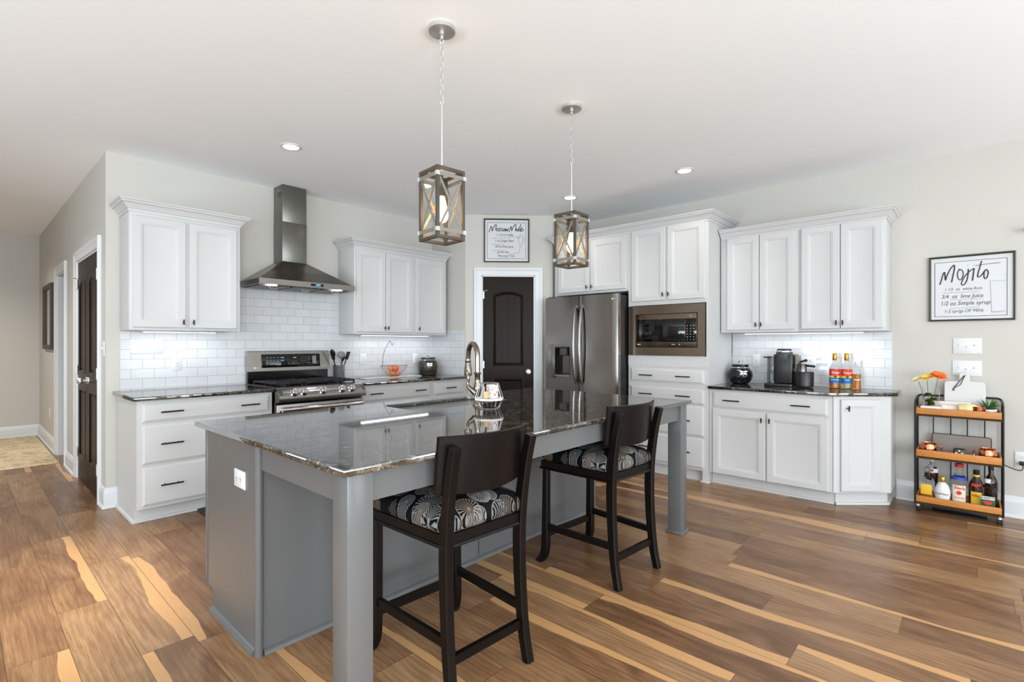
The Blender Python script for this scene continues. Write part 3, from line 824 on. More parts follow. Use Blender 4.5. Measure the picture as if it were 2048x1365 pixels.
for fx in (0.03, 0.32, 0.61):
    f = MB().box(fx, fx + 0.27, 0.08, D - 0.06, 1.785, 1.80)
    for k in range(12): f.box(fx + 0.012 + k * 0.021, fx + 0.022 + k * 0.021, 0.09, D - 0.07, 1.781, 1.785)
    fo = f.build('grease_filter', 'steel', h)
    MB().tube([(fx + 0.10, 0.10, 1.785), (fx + 0.10, 0.10, 1.762), (fx + 0.16, 0.10, 1.762), (fx + 0.16, 0.10, 1.785)], 0.003, 6).build('filter_handle', 'chrome', fo)
for lx in (0.14, HW - 0.14):
    MB().lathe([(0, 0), (0.030, 0), (0.030, 0.012), (0, 0.012)], (lx, 0.05, 1.786)).build('hood_lamp', 'hood_led', h)
    l = bpy.data.lights.new('hood_spot', 'SPOT'); l.energy = 5; l.spot_size = 1.7; l.spot_blend = 0.8; l.shadow_soft_size = 0.025; l.color = (0.95, 0.97, 1)
    o = bpy.data.objects.new('hood_spot', l); COL.objects.link(o); o.parent = h; o.location = (lx, 0.05, 1.78); o.rotation_euler = (-0.45, 0, 0)

# --- refrigerator
FX = 4.40
f = thing('refrigerator', 'dark stainless french-door refrigerator with ice dispenser', 'refrigerator', (FX, 3.524, 0), RW)
FW = 0.92; zs = 0.72; zt = 1.775
MB().box(0.012, FW - 0.012, 0.085, 0.80, 0.02, zt - 0.008).build('body', 'black_plastic', f)
def bowed(x0, x1, z0, z1, edge=0.012, bow=0.02, n=14, full=(0.0, None)):
    """door whose front bows gently across the whole width"""
    m = MB(); loops = []
    xs = [x0 + (x1 - x0) * k / n for k in range(n + 1)]
    def yy(x): return 0.02 - bow * math.sin(PI * x / FW) - 0.0
    front = []
    for k, x in enumerate(xs):
        e = edge * (1 if k in (0, n) else 0)
        front.append((x, yy(x) + e))
    poly = [(x0, 0.075)] + front + [(x1, 0.075)]
    return m.loft([[(x, y, z) for x, y in poly] for z in (z0, z1)])
split = 0.466
def door_with_hole(x0, x1, z0, z1, hx0, hx1, hz0, hz1):
    m = MB()
    def yy(x): return 0.02 - 0.02 * math.sin(PI * x / FW)
    xs = sorted({x0, hx0, hx1, x1} | {x0 + (x1 - x0) * k / 12 for k in range(13)})
    def slab(a, b, za, zb):
        P = [x for x in xs if a - 1e-6 <= x <= b + 1e-6]
        fr = [(x, yy(x)) for x in P]
        m.loft([[(x, y, z) for x, y in [(a, 0.075)] + fr + [(b, 0.075)]] for z in (za, zb)])
    slab(x0, hx0, z0, z1); slab(hx1, x1, z0, z1); slab(hx0, hx1, z0, hz0); slab(hx0, hx1, hz1, z1)
    return m
hx0, hx1, hz0, hz1 = 0.150, 0.345, 0.925, 1.235
ld = door_with_hole(0.004, split - 0.003, zs, zt, hx0, hx1, hz0, hz1).build('door', 'black_steel', f, smooth=40)
rd = bowed(split + 0.003, FW - 0.004, zs, zt, 0.006).build('door', 'black_steel', f, smooth=40)
fd = bowed(0.004, FW - 0.004, 0.06, zs - 0.012, 0.006).build('freezer_drawer', 'black_steel', f, smooth=40)
MB().box(0.03, FW - 0.03, 0.06, 0.1, 0.0, 0.055).build('kick_grille', 'black_plastic', f)
MB().box(0.02, 0.12, 0.04, 0.12, zt - 0.008, zt + 0.012, 0.004).box(FW - 0.12, FW - 0.02, 0.04, 0.12, zt - 0.008, zt + 0.012, 0.004).build('hinge_cover', 'black_plastic', f)
# dispenser
MB().box(0.060, 0.148, -0.004, 0.012, 0.900, 1.262, 0.003).box(0.148, 0.350, -0.004, 0.012, 1.237, 1.262, 0.003).build('dispenser_panel', 'steel', ld)
m = MB().box(hx0, hx1, 0.066, 0.072, hz0, hz1).box(hx0, hx0 + 0.004, 0.0, 0.07, hz0, hz1).box(hx1 - 0.004, hx1, 0.0, 0.07, hz0, hz1).box(hx0, hx1, 0.0, 0.07, hz1 - 0.004, hz1)
m.build('dispenser_recess', 'black_plastic', ld)
MB().box(hx0, hx1, -0.006, 0.07, hz0 - 0.004, hz0 + 0.012, 0.002).build('drip_tray', 'grey_plastic', ld)
MB().box(hx0 + 0.06, hx1 - 0.045, 0.0, 0.05, hz1 - 0.085, hz1 - 0.01, 0.008).build('water_spout', 'slot_dark', ld)
MB().loft([[(hx0 + 0.085, 0.03, hz1 - 0.09), (hx1 - 0.02, 0.03, hz1 - 0.09), (hx1 - 0.02, 0.036, hz1 - 0.09), (hx0 + 0.085, 0.036, hz1 - 0.09)],
           [(hx0 + 0.06, 0.058, hz0 + 0.02), (hx1 - 0.01, 0.058, hz0 + 0.02), (hx1 - 0.01, 0.064, hz0 + 0.02), (hx0 + 0.06, 0.064, hz0 + 0.02)]]).build('ice_lever', 'steel', ld)
def fr_handle(parent, x):
    n = 18; pts = [(x, -0.012 - 0.052 * math.sin(PI * min(max(k / n, 0), 1)) ** 0.6 if 0 < k < n else 0.0, 0.845 + 0.83 * k / n) for k in range(n + 1)]
    m = MB(); loops = []
    for p in pts:
        w_ = 0.013; t_ = 0.010
        loops.append([(p[0] - w_, p[1] + t_, p[2]), (p[0] - w_, p[1] - t_ * 0.3, p[2]), (p[0] - w_ * 0.5, p[1] - t_, p[2]), (p[0] + w_ * 0.5, p[1] - t_, p[2]), (p[0] + w_, p[1] - t_ * 0.3, p[2]), (p[0] + w_, p[1] + t_, p[2])])
    m.loft(loops).build('handle', 'steel', parent, smooth=50)
fr_handle(ld, split - 0.032); fr_handle(rd, split + 0.042)
m = MB().tube([(0.06, -0.055, 0.66), (FW / 2, -0.062, 0.66), (FW - 0.06, -0.055, 0.66)], 0.013, 10)
for xx in (0.08, FW - 0.08): m.box(xx - 0.012, xx + 0.012, -0.055, 0.01, 0.65, 0.67)
m.build('handle', 'steel', fd)
lg(rd, 0.865, 0.004, 1.722, 0.016)

# --- built-in microwave
mw = thing('microwave_oven', 'built-in bronze stainless microwave above the drawer stack', 'microwave', (4.62, 2.592, 0), RW)
x1 = 0.782; z0, z1 = 1.158, 1.648
a0, a1, b0, b1 = 0.080, 0.712, 1.236, 1.566
m = MB().box(0, x1, -0.016, -0.0065, z0, b0).box(0, x1, -0.016, -0.0065, b1, z1).box(0, a0, -0.016, -0.0065, b0, b1).box(a1, x1, -0.016, -0.0065, b0, b1)
m.build('trim_frame', 'micro_steel', mw)
MB().box(a0 - 0.004, a1 + 0.004, -0.006, 0.4, b0 - 0.004, b1 + 0.004).build('body', 'black_plastic', mw)
md = MB().box(a0 + 0.006, a1 - 0.006, -0.022, -0.006, b0 + 0.006, b1 - 0.006, 0.003).build('door', 'micro_steel', mw)
MB().box(a0 + 0.02, a1 - 0.118, -0.0245, -0.0215, 1.292, 1.512, 0.001).build('window', 'black_glass', md)
kp = MB().box(a1 - 0.115, a1 - 0.008, -0.0245, -0.0215, 1.292, 1.512, 0.001).build('keypad', 'black_glass', mw)
m = MB()
for rr_ in range(6):
    for cc in range(3): m.box(a1 - 0.098 + cc * 0.030, a1 - 0.090 + cc * 0.030, -0.0255, -0.0246, 1.31 + rr_ * 0.026, 1.314 + rr_ * 0.026)
m.box(a1 - 0.065, a1 - 0.055, -0.0235, -0.022, 1.532, 1.540)
m.build('keys', 'display_white', kp)
lg(mw, a0 + 0.03, -0.0225, 1.266, 0.013)
m = MB()
for xx in (0.47, 0.49, 0.54): m.lathe([(0, 0), (0.005, 0), (0.005, 0.001), (0, 0.001)], seg=10, mat=Matrix.Translation((xx, -0.0225, 1.266)) @ Matrix.Rotation(PI / 2, 4, 'X'))
m.build('icons', 'display_white', mw)

# ================================================================== island
IZ = 0.867
isl = thing('kitchen_island', 'grey kitchen island with square legs and seating overhang', 'kitchen island', (0.83, 2.16, 0), 0)
IL = 2.50; IDp = 0.62
m = MB().box(0.0, IL, 0.0, IDp, 0.105, IZ).box(0.0, IL, 0.0, IDp - 0.08, 0.0, 0.105)
m.build('body', 'island_grey', isl)
MB().box(-0.004, 0.004, IDp - 0.01, IDp + 0.014, 0.105, IZ, 0.002).box(IL - 0.004, IL + 0.004, IDp - 0.01, IDp + 0.014, 0.105, IZ, 0.002).build('side_edging', 'island_grey', isl)
for k, (dx, dw) in enumerate(((0.03, 0.42), (0.47, 0.42), (0.95, 0.45), (1.41, 0.45), (1.90, 0.56))):
    m = MB(); panel_front(m, 0, 0, dw, 0.70); m.xf(T((dx + dw, IDp, 0.13), PI)); m.build('door', 'island_grey', isl, smooth=20)
MB().cyl((0.002, -0.004, 0), (0.002, -0.004, IZ), 0.016, 12).build('corner_bead', 'island_grey', isl)
m = MB().sweep([(0.0, IDp - 0.085), (0.0, 0.018)], [(0, 0), (0.02, 0), (0.0185, 0.010), (0.012, 0.018), (0, 0.022)])
m.build('shoe_moulding', 'island_grey', isl)
m = MB().sweep([(0.02, 0.0), (IL - 0.002, 0.0), (IL, 0.0)], [(0, 0), (0.02, 0), (0.0185, 0.010), (0.012, 0.018), (0, 0.022)])
m.build('shoe_moulding', 'island_grey', isl)
MB().box(1.245, 1.251, -0.002, 0.001, 0.02, IZ).build('panel_joint', 'slot_dark', isl)
LEGS = ((-0.010, -0.720), (2.420, -0.720))
for lx, ly in LEGS:
    MB().box(lx, lx + 0.092, ly, ly + 0.092, 0.0, IZ, 0.002).box(lx - 0.012, lx + 0.104, ly - 0.012, ly + 0.104, 0, 0.022, 0.006).build('leg', 'island_grey', isl)
MB().box(0.08, 2.424, -0.700, -0.680, 0.762, IZ).build('apron', 'island_grey', isl)
MB().box(0.008, 0.028, -0.632, -0.004, 0.762, IZ).build('apron', 'island_grey', isl)
MB().box(2.465, 2.485, -0.632, -0.004, 0.762, IZ).build('apron', 'island_grey', isl)
# island outlet lies on the left end panel
def plate(name, label, cat, loc, rz, w, h, kind, group=None, sideways=False):
    t = thing(name, label, cat, loc, rz, group)
    MB().rects(w, h, [(0, 0), (0, -0.004), (0.004, -0.0065)], -w / 2, -h / 2).build('cover_plate', 'plate_white', t)
    if kind == 'outlet':
        n = max(1, round(w / 0.085)) if w > 0.1 and not sideways else 1
        offs = [(0, 0.02), (0, -0.02)] if not sideways else [(-0.02, 0), (0.02, 0)]
        if w > 0.1 and not sideways: offs = [(s_ * 0.023 + 0, q_) for s_ in (-1, 1) for q_ in (0.02, -0.02)]
        for ox, oz in offs:
            so = MB().lathe([(0, 0), (0.0165, 0), (0.0165, 0.0012), (0, 0.0014)], seg=20, mat=Matrix.Translation((ox, -0.0062, oz)) @ Matrix.Rotation(PI / 2, 4, 'X')).build('socket', 'plate_white', t)
            MB().box(ox - 0.007, ox - 0.0055, -0.0085, -0.0076, oz - 0.002, oz + 0.007).box(ox + 0.0055, ox + 0.007, -0.0085, -0.0076, oz - 0.002, oz + 0.007).box(ox - 0.002, ox + 0.002, -0.0085, -0.0076, oz - 0.010, oz - 0.006).build('slot', 'slot_dark', so)
    elif kind == 'gfci':
        so = MB().box(-0.0165, 0.0165, -0.009, -0.006, -0.034, 0.034, 0.001).build('socket', 'plate_white', t)
        m = MB()
        for oz in (0.02, -0.02): m.box(-0.007, -0.0055, -0.0098, -0.0088, oz - 0.004, oz + 0.004).box(0.0055, 0.007, -0.0098, -0.0088, oz - 0.004, oz + 0.004)
        m.box(-0.006, 0.006, -0.0098, -0.0088, -0.002, 0.002).build('slot', 'slot_dark', so)
    else:
        n = kind
        for k in range(n):
            ox = (k - (n - 1) / 2) * 0.046
            up = (k % 3 != 1)
            MB().box(ox - 0.005, ox + 0.005, -0.016 if up else -0.014, -0.006, -0.002 if up else -0.012, 0.012 if up else 0.002, 0.0015).build('toggle', 'plate_white', t)
    return t
plate('electrical_outlet', 'white wall outlet on the grey end of the island', 'outlet', (0.829, 2.346, 0.692), RW, 0.118, 0.076, 'outlet', sideways=True)

# island countertop with the sink opening
SX0, SX1, SY0, SY1 = 1.775, 2.545, 2.335, 2.715
ic = curve_solid('countertop', [[(0.797, 1.418), (3.372, 1.418), (3.372, 2.856), (0.797, 2.856)], rrect(SX0, SX1, SY0, SY1, 0.07, 6)[::-1]], 0.025, 0.004, 'granite', loc=(0, 0, 0.892 - 0.0125))
tag(ic, 'long glossy dark granite slab on the island', 'countertop')
s = thing('kitchen_sink', 'stainless double-bowl sink set into the island countertop', 'sink', (SX0, SY0, 0.866), 0)
def bowl(x0, x1, y0, y1, dep):
    m = MB()
    lo = lambda i, z, r: [(x, y, z) for x, y in rrect(x0 + i, x1 - i, y0 + i, y1 - i, r, 5)]
    m.loft([lo(-0.006, 0, 0.06), lo(0.0, 0, 0.06), lo(0.004, -0.03, 0.06), lo(0.010, -dep + 0.03, 0.055), lo(0.03, -dep, 0.05), lo(0.10, -dep - 0.003, 0.03)], cap0=False)
    o = m.build('bowl', 'sink_steel', s, smooth=60)
    MB().lathe([(0, 0), (0.04, 0), (0.042, 0.003), (0.03, 0.002), (0, 0.001)], ((x0 + x1) / 2, (y0 + y1) / 2, -dep - 0.001)).build('drain', 'chrome', o)
bowl(0.006, 0.375, 0.006, 0.374, 0.20); bowl(0.400, 0.764, 0.006, 0.374, 0.20)
MB().box(0.372, 0.402, 0.006, 0.374, -0.045, -0.02, 0.008).build('divider', 'sink_steel', s)

# faucet
fa = thing('faucet', 'brushed nickel gooseneck faucet behind the island sink', 'faucet', (2.195, 2.292, 0.8925), math.radians(70))
# local x points along the spout
MB().lathe([(0, 0), (0.030, 0), (0.030, 0.006), (0.022, 0.014), (0.017, 0.03), (0.016, 0.05), (0.021, 0.075), (0.026, 0.10), (0.022, 0.125), (0.018, 0.145), (0.0175, 0.19), (0.0225, 0.195), (0.0225, 0.203), (0.0175, 0.207), (0, 0.207)], seg=20).build('body', 'bronze_nickel', fa, smooth=50)
pts = [(0, 0, 0.20), (0, 0, 0.28)] + [(0.075 - 0.075 * math.cos(a), 0, 0.305 + 0.078 * math.sin(a)) for a in [PI * k / 14 for k in range(13)]]
e = pts[-1]; pts.append((0.150, 0, 0.285))
MB().tube(pts, 0.0165, 16).build('spout', 'bronze_nickel', fa, smooth=50)
MB().lathe([(0, 0), (0.024, 0.0), (0.026, 0.01), (0.025, 0.04), (0.020, 0.075), (0.0175, 0.085), (0.0205, 0.09), (0.0205, 0.098), (0.0165, 0.10), (0.0165, 0.115), (0, 0.115)], (0.152, 0, 0.175), seg=20).build('spray_head', 'bronze_nickel', fa, smooth=50)
hp = smooth_path([(0.0, 0.015, 0.075), (0.012, 0.040, 0.10), (0.025, 0.055, 0.125), (0.022, 0.052, 0.165), (0.030, 0.058, 0.20), (0.040, 0.058, 0.215)], 5)
n = len(hp)
MB().tube(hp, [0.020 - 0.010 * min(1, k / (n * 0.4)) if k < n * 0.4 else 0.0075 + 0.004 * abs(math.sin(k * 0.5)) * 0.5 for k in range(n)], 12).build('handle', 'bronze_nickel', fa, smooth=50)
# ================================================================== counter stools
def make_stool():
    t = thing('counter_stool', 'x', 'stool', (0, 0, 0), 0)
    def leg(px, side, pts, wd=0.036, dp=0.042):
        pts = smooth_path(pts, 5); loops = []
        n = len(pts)
        for i, p in enumerate(pts):
            d = (pts[min(i + 1, n - 1)] - pts[max(i - 1, 0)]).normalized()
            yv = Vector((0, d.z, -d.y)).normalized(); u = i / (n - 1)
            w_, d_ = wd / 2, dp / 2 * (0.85 + 0.3 * (1 - abs(2 * u - 1)))
            b = 0.004
            q = [(-w_ + b, -d_), (w_ - b, -d_), (w_, -d_ + b), (w_, d_ - b), (w_ - b, d_), (-w_ + b, d_), (-w_, d_ - b), (-w_, -d_ + b)]
            loops.append([p + Vector((a, 0, 0)) + yv * c for a, c in q])
        MB().loft(loops).build('leg', 'black_wood', t, smooth=30)
    for s_ in (-1, 1):
        # back leg runs up into the back post
        leg(0, s_, [(s_ * 0.190, -0.270, 0.0), (s_ * 0.188, -0.245, 0.12), (s_ * 0.186, -0.228, 0.30), (s_ * 0.186, -0.222, 0.50), (s_ * 0.188, -0.232, 0.65), (s_ * 0.190, -0.255, 0.80), (s_ * 0.192, -0.282, 0.915)])
        leg(0, s_, [(s_ * 0.222, 0.262, 0.0), (s_ * 0.214, 0.236, 0.035), (s_ * 0.210, 0.222, 0.10), (s_ * 0.208, 0.220, 0.30), (s_ * 0.207, 0.218, 0.555)])
    # apron with bead
    m = MB()
    path = [(-0.232, -0.215), (-0.232 + 0.0, -0.215), (0, 0)]
    def frame_loop(ex, z): return [(x * 1.0, y, z) for x, y in ((-0.200 - ex, -0.235 - ex), (0.200 + ex, -0.235 - ex), (0.232 + ex, 0.240 + ex), (-0.232 - ex, 0.240 + ex))]
    m.loft([frame_loop(0, 0.560), frame_loop(0, 0.596), frame_loop(-0.01, 0.600)])
    m.loft([frame_loop(0.004, 0.548), frame_loop(0.008, 0.552), frame_loop(0.004, 0.560)])
    m.build('seat_rail', 'black_wood', t)
    # cushion
    m = MB(); loops = []
    def sq(hx0, hx1, y0, y1, z, r, n=6):
        return [(x, y, z) for x, y in rr_trap(hx0, hx1, y0, y1, r, n)]
    def rr_trap(b, f, y0, y1, r, n):
        pts = rrect(-1, 1, y0, y1, r, n); out = []
        for x, y in pts:
            hw = b + (f - b) * (y - y0) / (y1 - y0); sx = 1 if x > 0 else -1
            out.append((sx * (hw - (1 - abs(x)) * 1.0), y))
        return out
    for i, z in ((0.004, 0.597), (-0.006, 0.606), (-0.012, 0.622), (-0.011, 0.640), (-0.002, 0.658), (0.016, 0.673), (0.040, 0.684), (0.075, 0.694), (0.11, 0.700), (0.15, 0.703)):
        loops.append(sq(0.198 - i, 0.230 - i, -0.232 + i, 0.238 - i, z, max(0.03, 0.05 - i * 0.1)))
    m.loft(loops); m.build('seat_cushion', 'seat_cloth', t, smooth=60)
    # curved back slat mounted on the seat side of the posts
    m = MB(); N = 20; loops = []
    for k in range(N + 1):
        u = -1 + 2 * k / N; x = 0.222 * u; bow = 0.060 * (1 - u * u)
        lean = lambda z: -0.232 - 0.13 * max(0, z - 0.66) ** 1.1
        z0 = 0.742 - 0.012 * (1 - u * u); z1 = 0.952 + 0.0 * u
        lp = []
        for z, off in ((z0, 0), (z0 + 0.004, 0.006), (z1 - 0.004, 0.006), (z1, 0.0)):
            lp.append((x, lean(z) - bow + 0.050 + off - 0.008, z))
        for z, off in ((z1, 0), (z1 - 0.004, -0.006), (z0 + 0.004, -0.006), (z0, 0)):
            lp.append((x, lean(z) - bow + 0.050 + off - 0.012, z))
        loops.append(lp)
    m.loft(loops).build('backrest', 'black_wood', t, smooth=40)
    def bar(a, b, w_, h_):
        A, B = Vector(a), Vector(b); d = (B - A).normalized(); sd = Vector((d.y, -d.x, 0)) * w_ / 2; up = Vector((0, 0, h_ / 2))
        MB().loft([[p - sd - up, p + sd - up, p + sd + up, p - sd + up] for p in (A, B)]).build('stretcher', 'black_wood', t)
    for s_ in (-1, 1): bar((s_ * 0.187, -0.222, 0.212), (s_ * 0.208, 0.212, 0.212), 0.020, 0.034)
    bar((-0.200, 0.222, 0.165), (0.200, 0.222, 0.165), 0.020, 0.034)
    bar((-0.180, -0.238, 0.150), (0.180, -0.238, 0.150), 0.020, 0.034)
    return t
st = make_stool(); st.location = (1.372, 1.600, 0); st.rotation_euler = (0, 0, math.radians(-3))
st['label'] = 'dark wood stool with patterned seat, nearest the camera at the island'; st['group'] = 'counter stools at the island'
s2 = copy_tree(st); s2.location = (2.515, 1.612, 0); s2.rotation_euler = (0, 0, math.radians(-4))
s2['label'] = 'dark wood stool with patterned seat near the far island leg'

# ================================================================== pendants
def make_pendant():
    t = thing('pendant_lantern', 'x', 'pendant light', (0, 0, 0), 0, 'lantern pendants above the island')
    MB().lathe([(0, 0), (0.063, 0), (0.063, -0.020), (0.060, -0.022), (0, -0.022)], seg=36).build('ceiling_canopy', 'nickel', t)
    MB().lathe([(0, -0.022), (0.012, -0.022), (0.013, -0.034), (0.007, -0.038), (0.007, -0.055), (0, -0.056)], seg=16).tube([(0.012 * math.sin(a), 0, -0.064 + 0.012 * math.cos(a)) for a in [2 * PI * k / 14 for k in range(14)]], 0.0025, 6, closed=True).build('hanger_loop', 'nickel', t)
    z = -0.066; ch = MB(); k = 0
    while z > -0.332:
        pts = []
        hh, ww = 0.016, 0.0075
        for j in range(16):
            a = 2 * PI * j / 16; x = ww * math.sin(a); zz = z - 0.016 + (hh if math.cos(a) > 0 else -hh) * abs(math.cos(a)) ** 0.6
            pts.append((x, 0, zz) if k % 2 == 0 else (0, x, zz))
        ch.tube(pts, 0.0019, 6, closed=True); z -= 0.0265; k += 1
    ch.build('chain', 'nickel', t)
    MB().tube([(0.009 * math.sin(a), 0, -0.352 + 0.009 * math.cos(a)) for a in [2 * PI * k / 12 for k in range(12)]], 0.0022, 6, closed=True).cyl((0, 0, -0.36), (0, 0, -0.684), 0.0048, 10).build('rod', 'nickel', t)
    zt, zb, a = -0.681, -1.010, 0.078; w = 0.0075
    m = MB()
    for sx in (-1, 1):
        for sy in (-1, 1): m.box(sx * (a - w) - w, sx * (a - w) + w, sy * (a - w) - w, sy * (a - w) + w, zb, zt, 0.001)
    for z0 in (zt - 0.014, zb):
        for s_ in (-1, 1):
            m.box(-a + 2 * w, a - 2 * w, s_ * (a - w) - w, s_ * (a - w) + w, z0, z0 + 0.014, 0.001)
            m.box(s_ * (a - w) - w, s_ * (a - w) + w, -a + 2 * w, a - 2 * w, z0, z0 + 0.014, 0.001)
    m.box(-a + w, a - w, -0.009, 0.009, zt - 0.012, zt - 0.002)
    m.build('wood_frame', 'weathered_wood', t)
    for z0 in (zt - 0.046, zb + 0.030):
        m = MB()
        for s_ in (-1, 1):
            m.box(-a - 0.003, a + 0.003, s_ * (a + 0.0015) - 0.0015, s_ * (a + 0.0015) + 0.0015, z0, z0 + 0.017)
            m.box(s_ * (a + 0.0015) - 0.0015, s_ * (a + 0.0015) + 0.0015, -a - 0.003, a + 0.003, z0, z0 + 0.017)
        m.build('metal_band', 'galvanised', t)
        m = MB()
        for sx in (-1, 1):
            for sy in (-1, 1):
                m.box(min(sx * (a - 0.012), sx * (a + 0.005)), max(sx * (a - 0.012), sx * (a + 0.005)), sy * (a + 0.0035) - 0.001, sy * (a + 0.0035) + 0.001, z0 - 0.001, z0 + 0.018)
                m.box(sx * (a + 0.0035) - 0.001, sx * (a + 0.0035) + 0.001, min(sy * (a - 0.012), sy * (a + 0.005)), max(sy * (a - 0.012), sy * (a + 0.005)), z0 - 0.001, z0 + 0.018)
                m.ball((sx * (a - 0.004), sy * (a + 0.005), z0 + 0.0085), 0.0025, 8, 6).ball((sx * (a + 0.005), sy * (a - 0.004), z0 + 0.0085), 0.0025, 8, 6)
        m.build('corner_bracket', 'lantern_white', t)
    zA, zB = zt - 0.044, zb + 0.046
    for sd in range(4):
        R = Matrix.Rotation(sd * PI / 2, 4, 'Z'); m = MB()
        for s_, off in ((-1, 0.0), (1, 0.0032)):
            A = Vector((s_ * (a - 0.013), -a + 0.004 + off, zA)); B = Vector((-s_ * (a - 0.013), -a + 0.004 + off, zB))
            d = (B - A).normalized(); sdv = Vector((-d.z, 0, d.x)) * 0.0055; th = Vector((0, 0.0013, 0))
            m.loft([[p - sdv - th, p + sdv - th, p + sdv + th, p - sdv + th] for p in (A, B)])
        m.xf(R).build('cross_brace', 'galvanised', t)
    MB().cyl((0, 0, zt - 0.01), (0, 0, zt - 0.075), 0.006, 10).lathe([(0, -0.075), (0.013, -0.075), (0.015, -0.085), (0.015, -0.115), (0, -0.117)], (0, 0, zt)).build('socket', 'weathered_wood', t)
    b = MB().lathe([(p_.x, p_.z) for p_ in smooth_path([(0.0, 0, 0), (0.013, 0, -0.001), (0.016, 0, -0.014), (0.024, 0, -0.050), (0.030, 0, -0.080), (0.029, 0, -0.098), (0.020, 0, -0.117), (0.0, 0, -0.126)], 4)], (0, 0, zt - 0.116), seg=20).build('bulb', 'bulb_glow', t, smooth=70)
    return t
p1 = make_pendant(); p1.location = (1.546, 1.857, CZ); p1.rotation_euler = (0, 0, math.radians(-5.8))
p1['label'] = 'wood and metal lantern pendant hanging nearer the camera, on the left'
p2 = copy_tree(p1); p2.location = (2.606, 1.868, CZ); p2.rotation_euler = (0, 0, math.radians(1.8))
p2['label'] = 'wood and metal lantern pendant in front of the refrigerator'
for p in (p1, p2):
    l = bpy.data.lights.new('bulb_light', 'POINT'); l.energy = 8; l.color = (1, 0.66, 0.32); l.shadow_soft_size = 0.035
    o = bpy.data.objects.new('bulb_light', l); COL.objects.link(o); o.parent = p; o.location = (0, 0, -0.885)

# ================================================================== recessed lights
def recessed(x, y, label, src=None):
    if src is None:
        t = thing('recessed_light', label, 'ceiling light', (x, y, CZ), 0, 'recessed ceiling lights')
        MB().lathe([(0.055, -0.001), (0.075, -0.001), (0.074, -0.006), (0.058, -0.008), (0.055, -0.004)], seg=36).build('trim_ring', 'plate_white', t) 
        MB().lathe([(0, -0.002), (0.057, -0.002), (0.056, -0.005), (0, -0.006)], seg=36).build('lens', 'can_glow', t)
    else:
        t = copy_tree(src); t.location = (x, y, CZ); t['label'] = label
    l = bpy.data.lights.new('ceiling_spot', 'SPOT'); l.energy = 18; l.spot_size = 2.3; l.spot_blend = 1; l.shadow_soft_size = 0.05; l.color = (1, 0.96, 0.9)
    o = bpy.data.objects.new('ceiling_spot', l); COL.objects.link(o); o.location = (x, y, CZ - 0.02)
    return t
rl = recessed(1.707, 3.819, 'round recessed ceiling light on the left, above the range side of the room')
recessed(2.981, 3.827, 'recessed ceiling light glimpsed behind the nearer lantern', rl)
recessed(4.224, 3.047, 'recessed ceiling light directly above the farther lantern, near the refrigerator', rl)
recessed(4.229, 1.841, 'round recessed ceiling light on the right, above the microwave cabinet', rl)
for hx_, hy_, e_ in ((0.0, 3.45, 400), (-0.3, 5.9, 140), (-0.3, 8.3, 140), (0.12, 0.85, 560), (3.0, -0.4, 10)):  # added fixtures out of view, put in to brighten floor and hall
    l = bpy.data.lights.new('ceiling_spot', 'SPOT'); l.energy = e_; l.spot_size = 2.4 if hy_ > 5 else 0.95; l.spot_blend = 1; l.shadow_soft_size = 0.06; l.color = (1, 0.97, 0.93)
    o = bpy.data.objects.new('ceiling_spot', l); COL.objects.link(o); o.location = (hx_, hy_, CZ - 0.02)
    c_ = copy_tree(rl); c_.location = (hx_, hy_, CZ); c_['label'] = 'added round ceiling light out of view, brightening the walkway and living side'
def under_bar(x, y, z, rz, L, label):
    t = thing('under_cabinet_light', label, 'light', (x, y, z), rz)
    MB().box(0, L, 0, 0.035, -0.010, 0, 0.002).build('housing', 'plate_white', t)
    MB().box(0.01, L - 0.01, 0.004, 0.031, -0.013, -0.009).build('diffuser', 'led_strip', t)
    l = area('under_cabinet_glow', (0, 0, 0), (0, 0, 0), L, 0.03, 0.7 * L / 0.6, (0.93, 0.96, 1)); l.parent = t; l.location = (L / 2, 0.018, -0.018)
under_bar(0.98, 4.78, 1.377, 0, 0.52, 'thin lit strip under the cabinet left of the hood')
under_bar(2.90, 4.80, 1.371, 0, 0.90, 'thin lit strip under the three-door cabinet right of the hood')
under_bar(5.06, 1.62, 1.377, RW, 0.95, 'thin lit strip under the cabinets above the coffee counter')

# ================================================================== wall plates
plate('light_switch', 'white four-switch plate on the tile at the left end', 'switch', (1.043, WY - 0.0125, 1.252), 0, 0.222, 0.118, 4)
plate('electrical_outlet', 'white outlet on the tile left of the range', 'outlet', (1.252, WY - 0.0125, 1.108), 0, 0.076, 0.118, 'gfci')
plate('electrical_outlet', 'white outlet on the tile between utensil holder and wire basket', 'outlet', (3.010, WY - 0.0125, 1.102), 0, 0.076, 0.118, 'gfci')
plate('electrical_outlet', 'white outlet on the tile beside the woven brown jar', 'outlet', (3.716, WY - 0.0125, 1.100), 0, 0.076, 0.118, 'gfci')
plate('electrical_outlet', 'white outlet on the tile between glossy black jar and coffee maker', 'outlet', (WX - 0.0125, 1.556, 1.110), RW, 0.074, 0.120, 'gfci')
plate('electrical_outlet', 'wide white outlet plate behind the coffee maker', 'outlet', (WX - 0.0125, 1.118, 1.100), RW, 0.135, 0.120, 'outlet')
plate('light_switch', 'white three-switch plate directly below the mojito sign', 'switch', (WX - 0.001, 0.035, 1.258), RW, 0.166, 0.120, 3)
plate('light_switch', 'white three-switch plate just above the bar cart', 'switch', (WX - 0.001, 0.037, 1.086), RW, 0.170, 0.118, 3)
plate('light_switch', 'slim light switch on the hall wall beside the black double doors', 'switch', (HX - 0.001, 5.03, 1.235), RW, 0.076, 0.118, 1)
plate('electrical_outlet', 'white outlet low on the hall wall under the mirror', 'outlet', (HX - 0.001, 8.4, 0.42), RW, 0.076, 0.118, 'gfci')
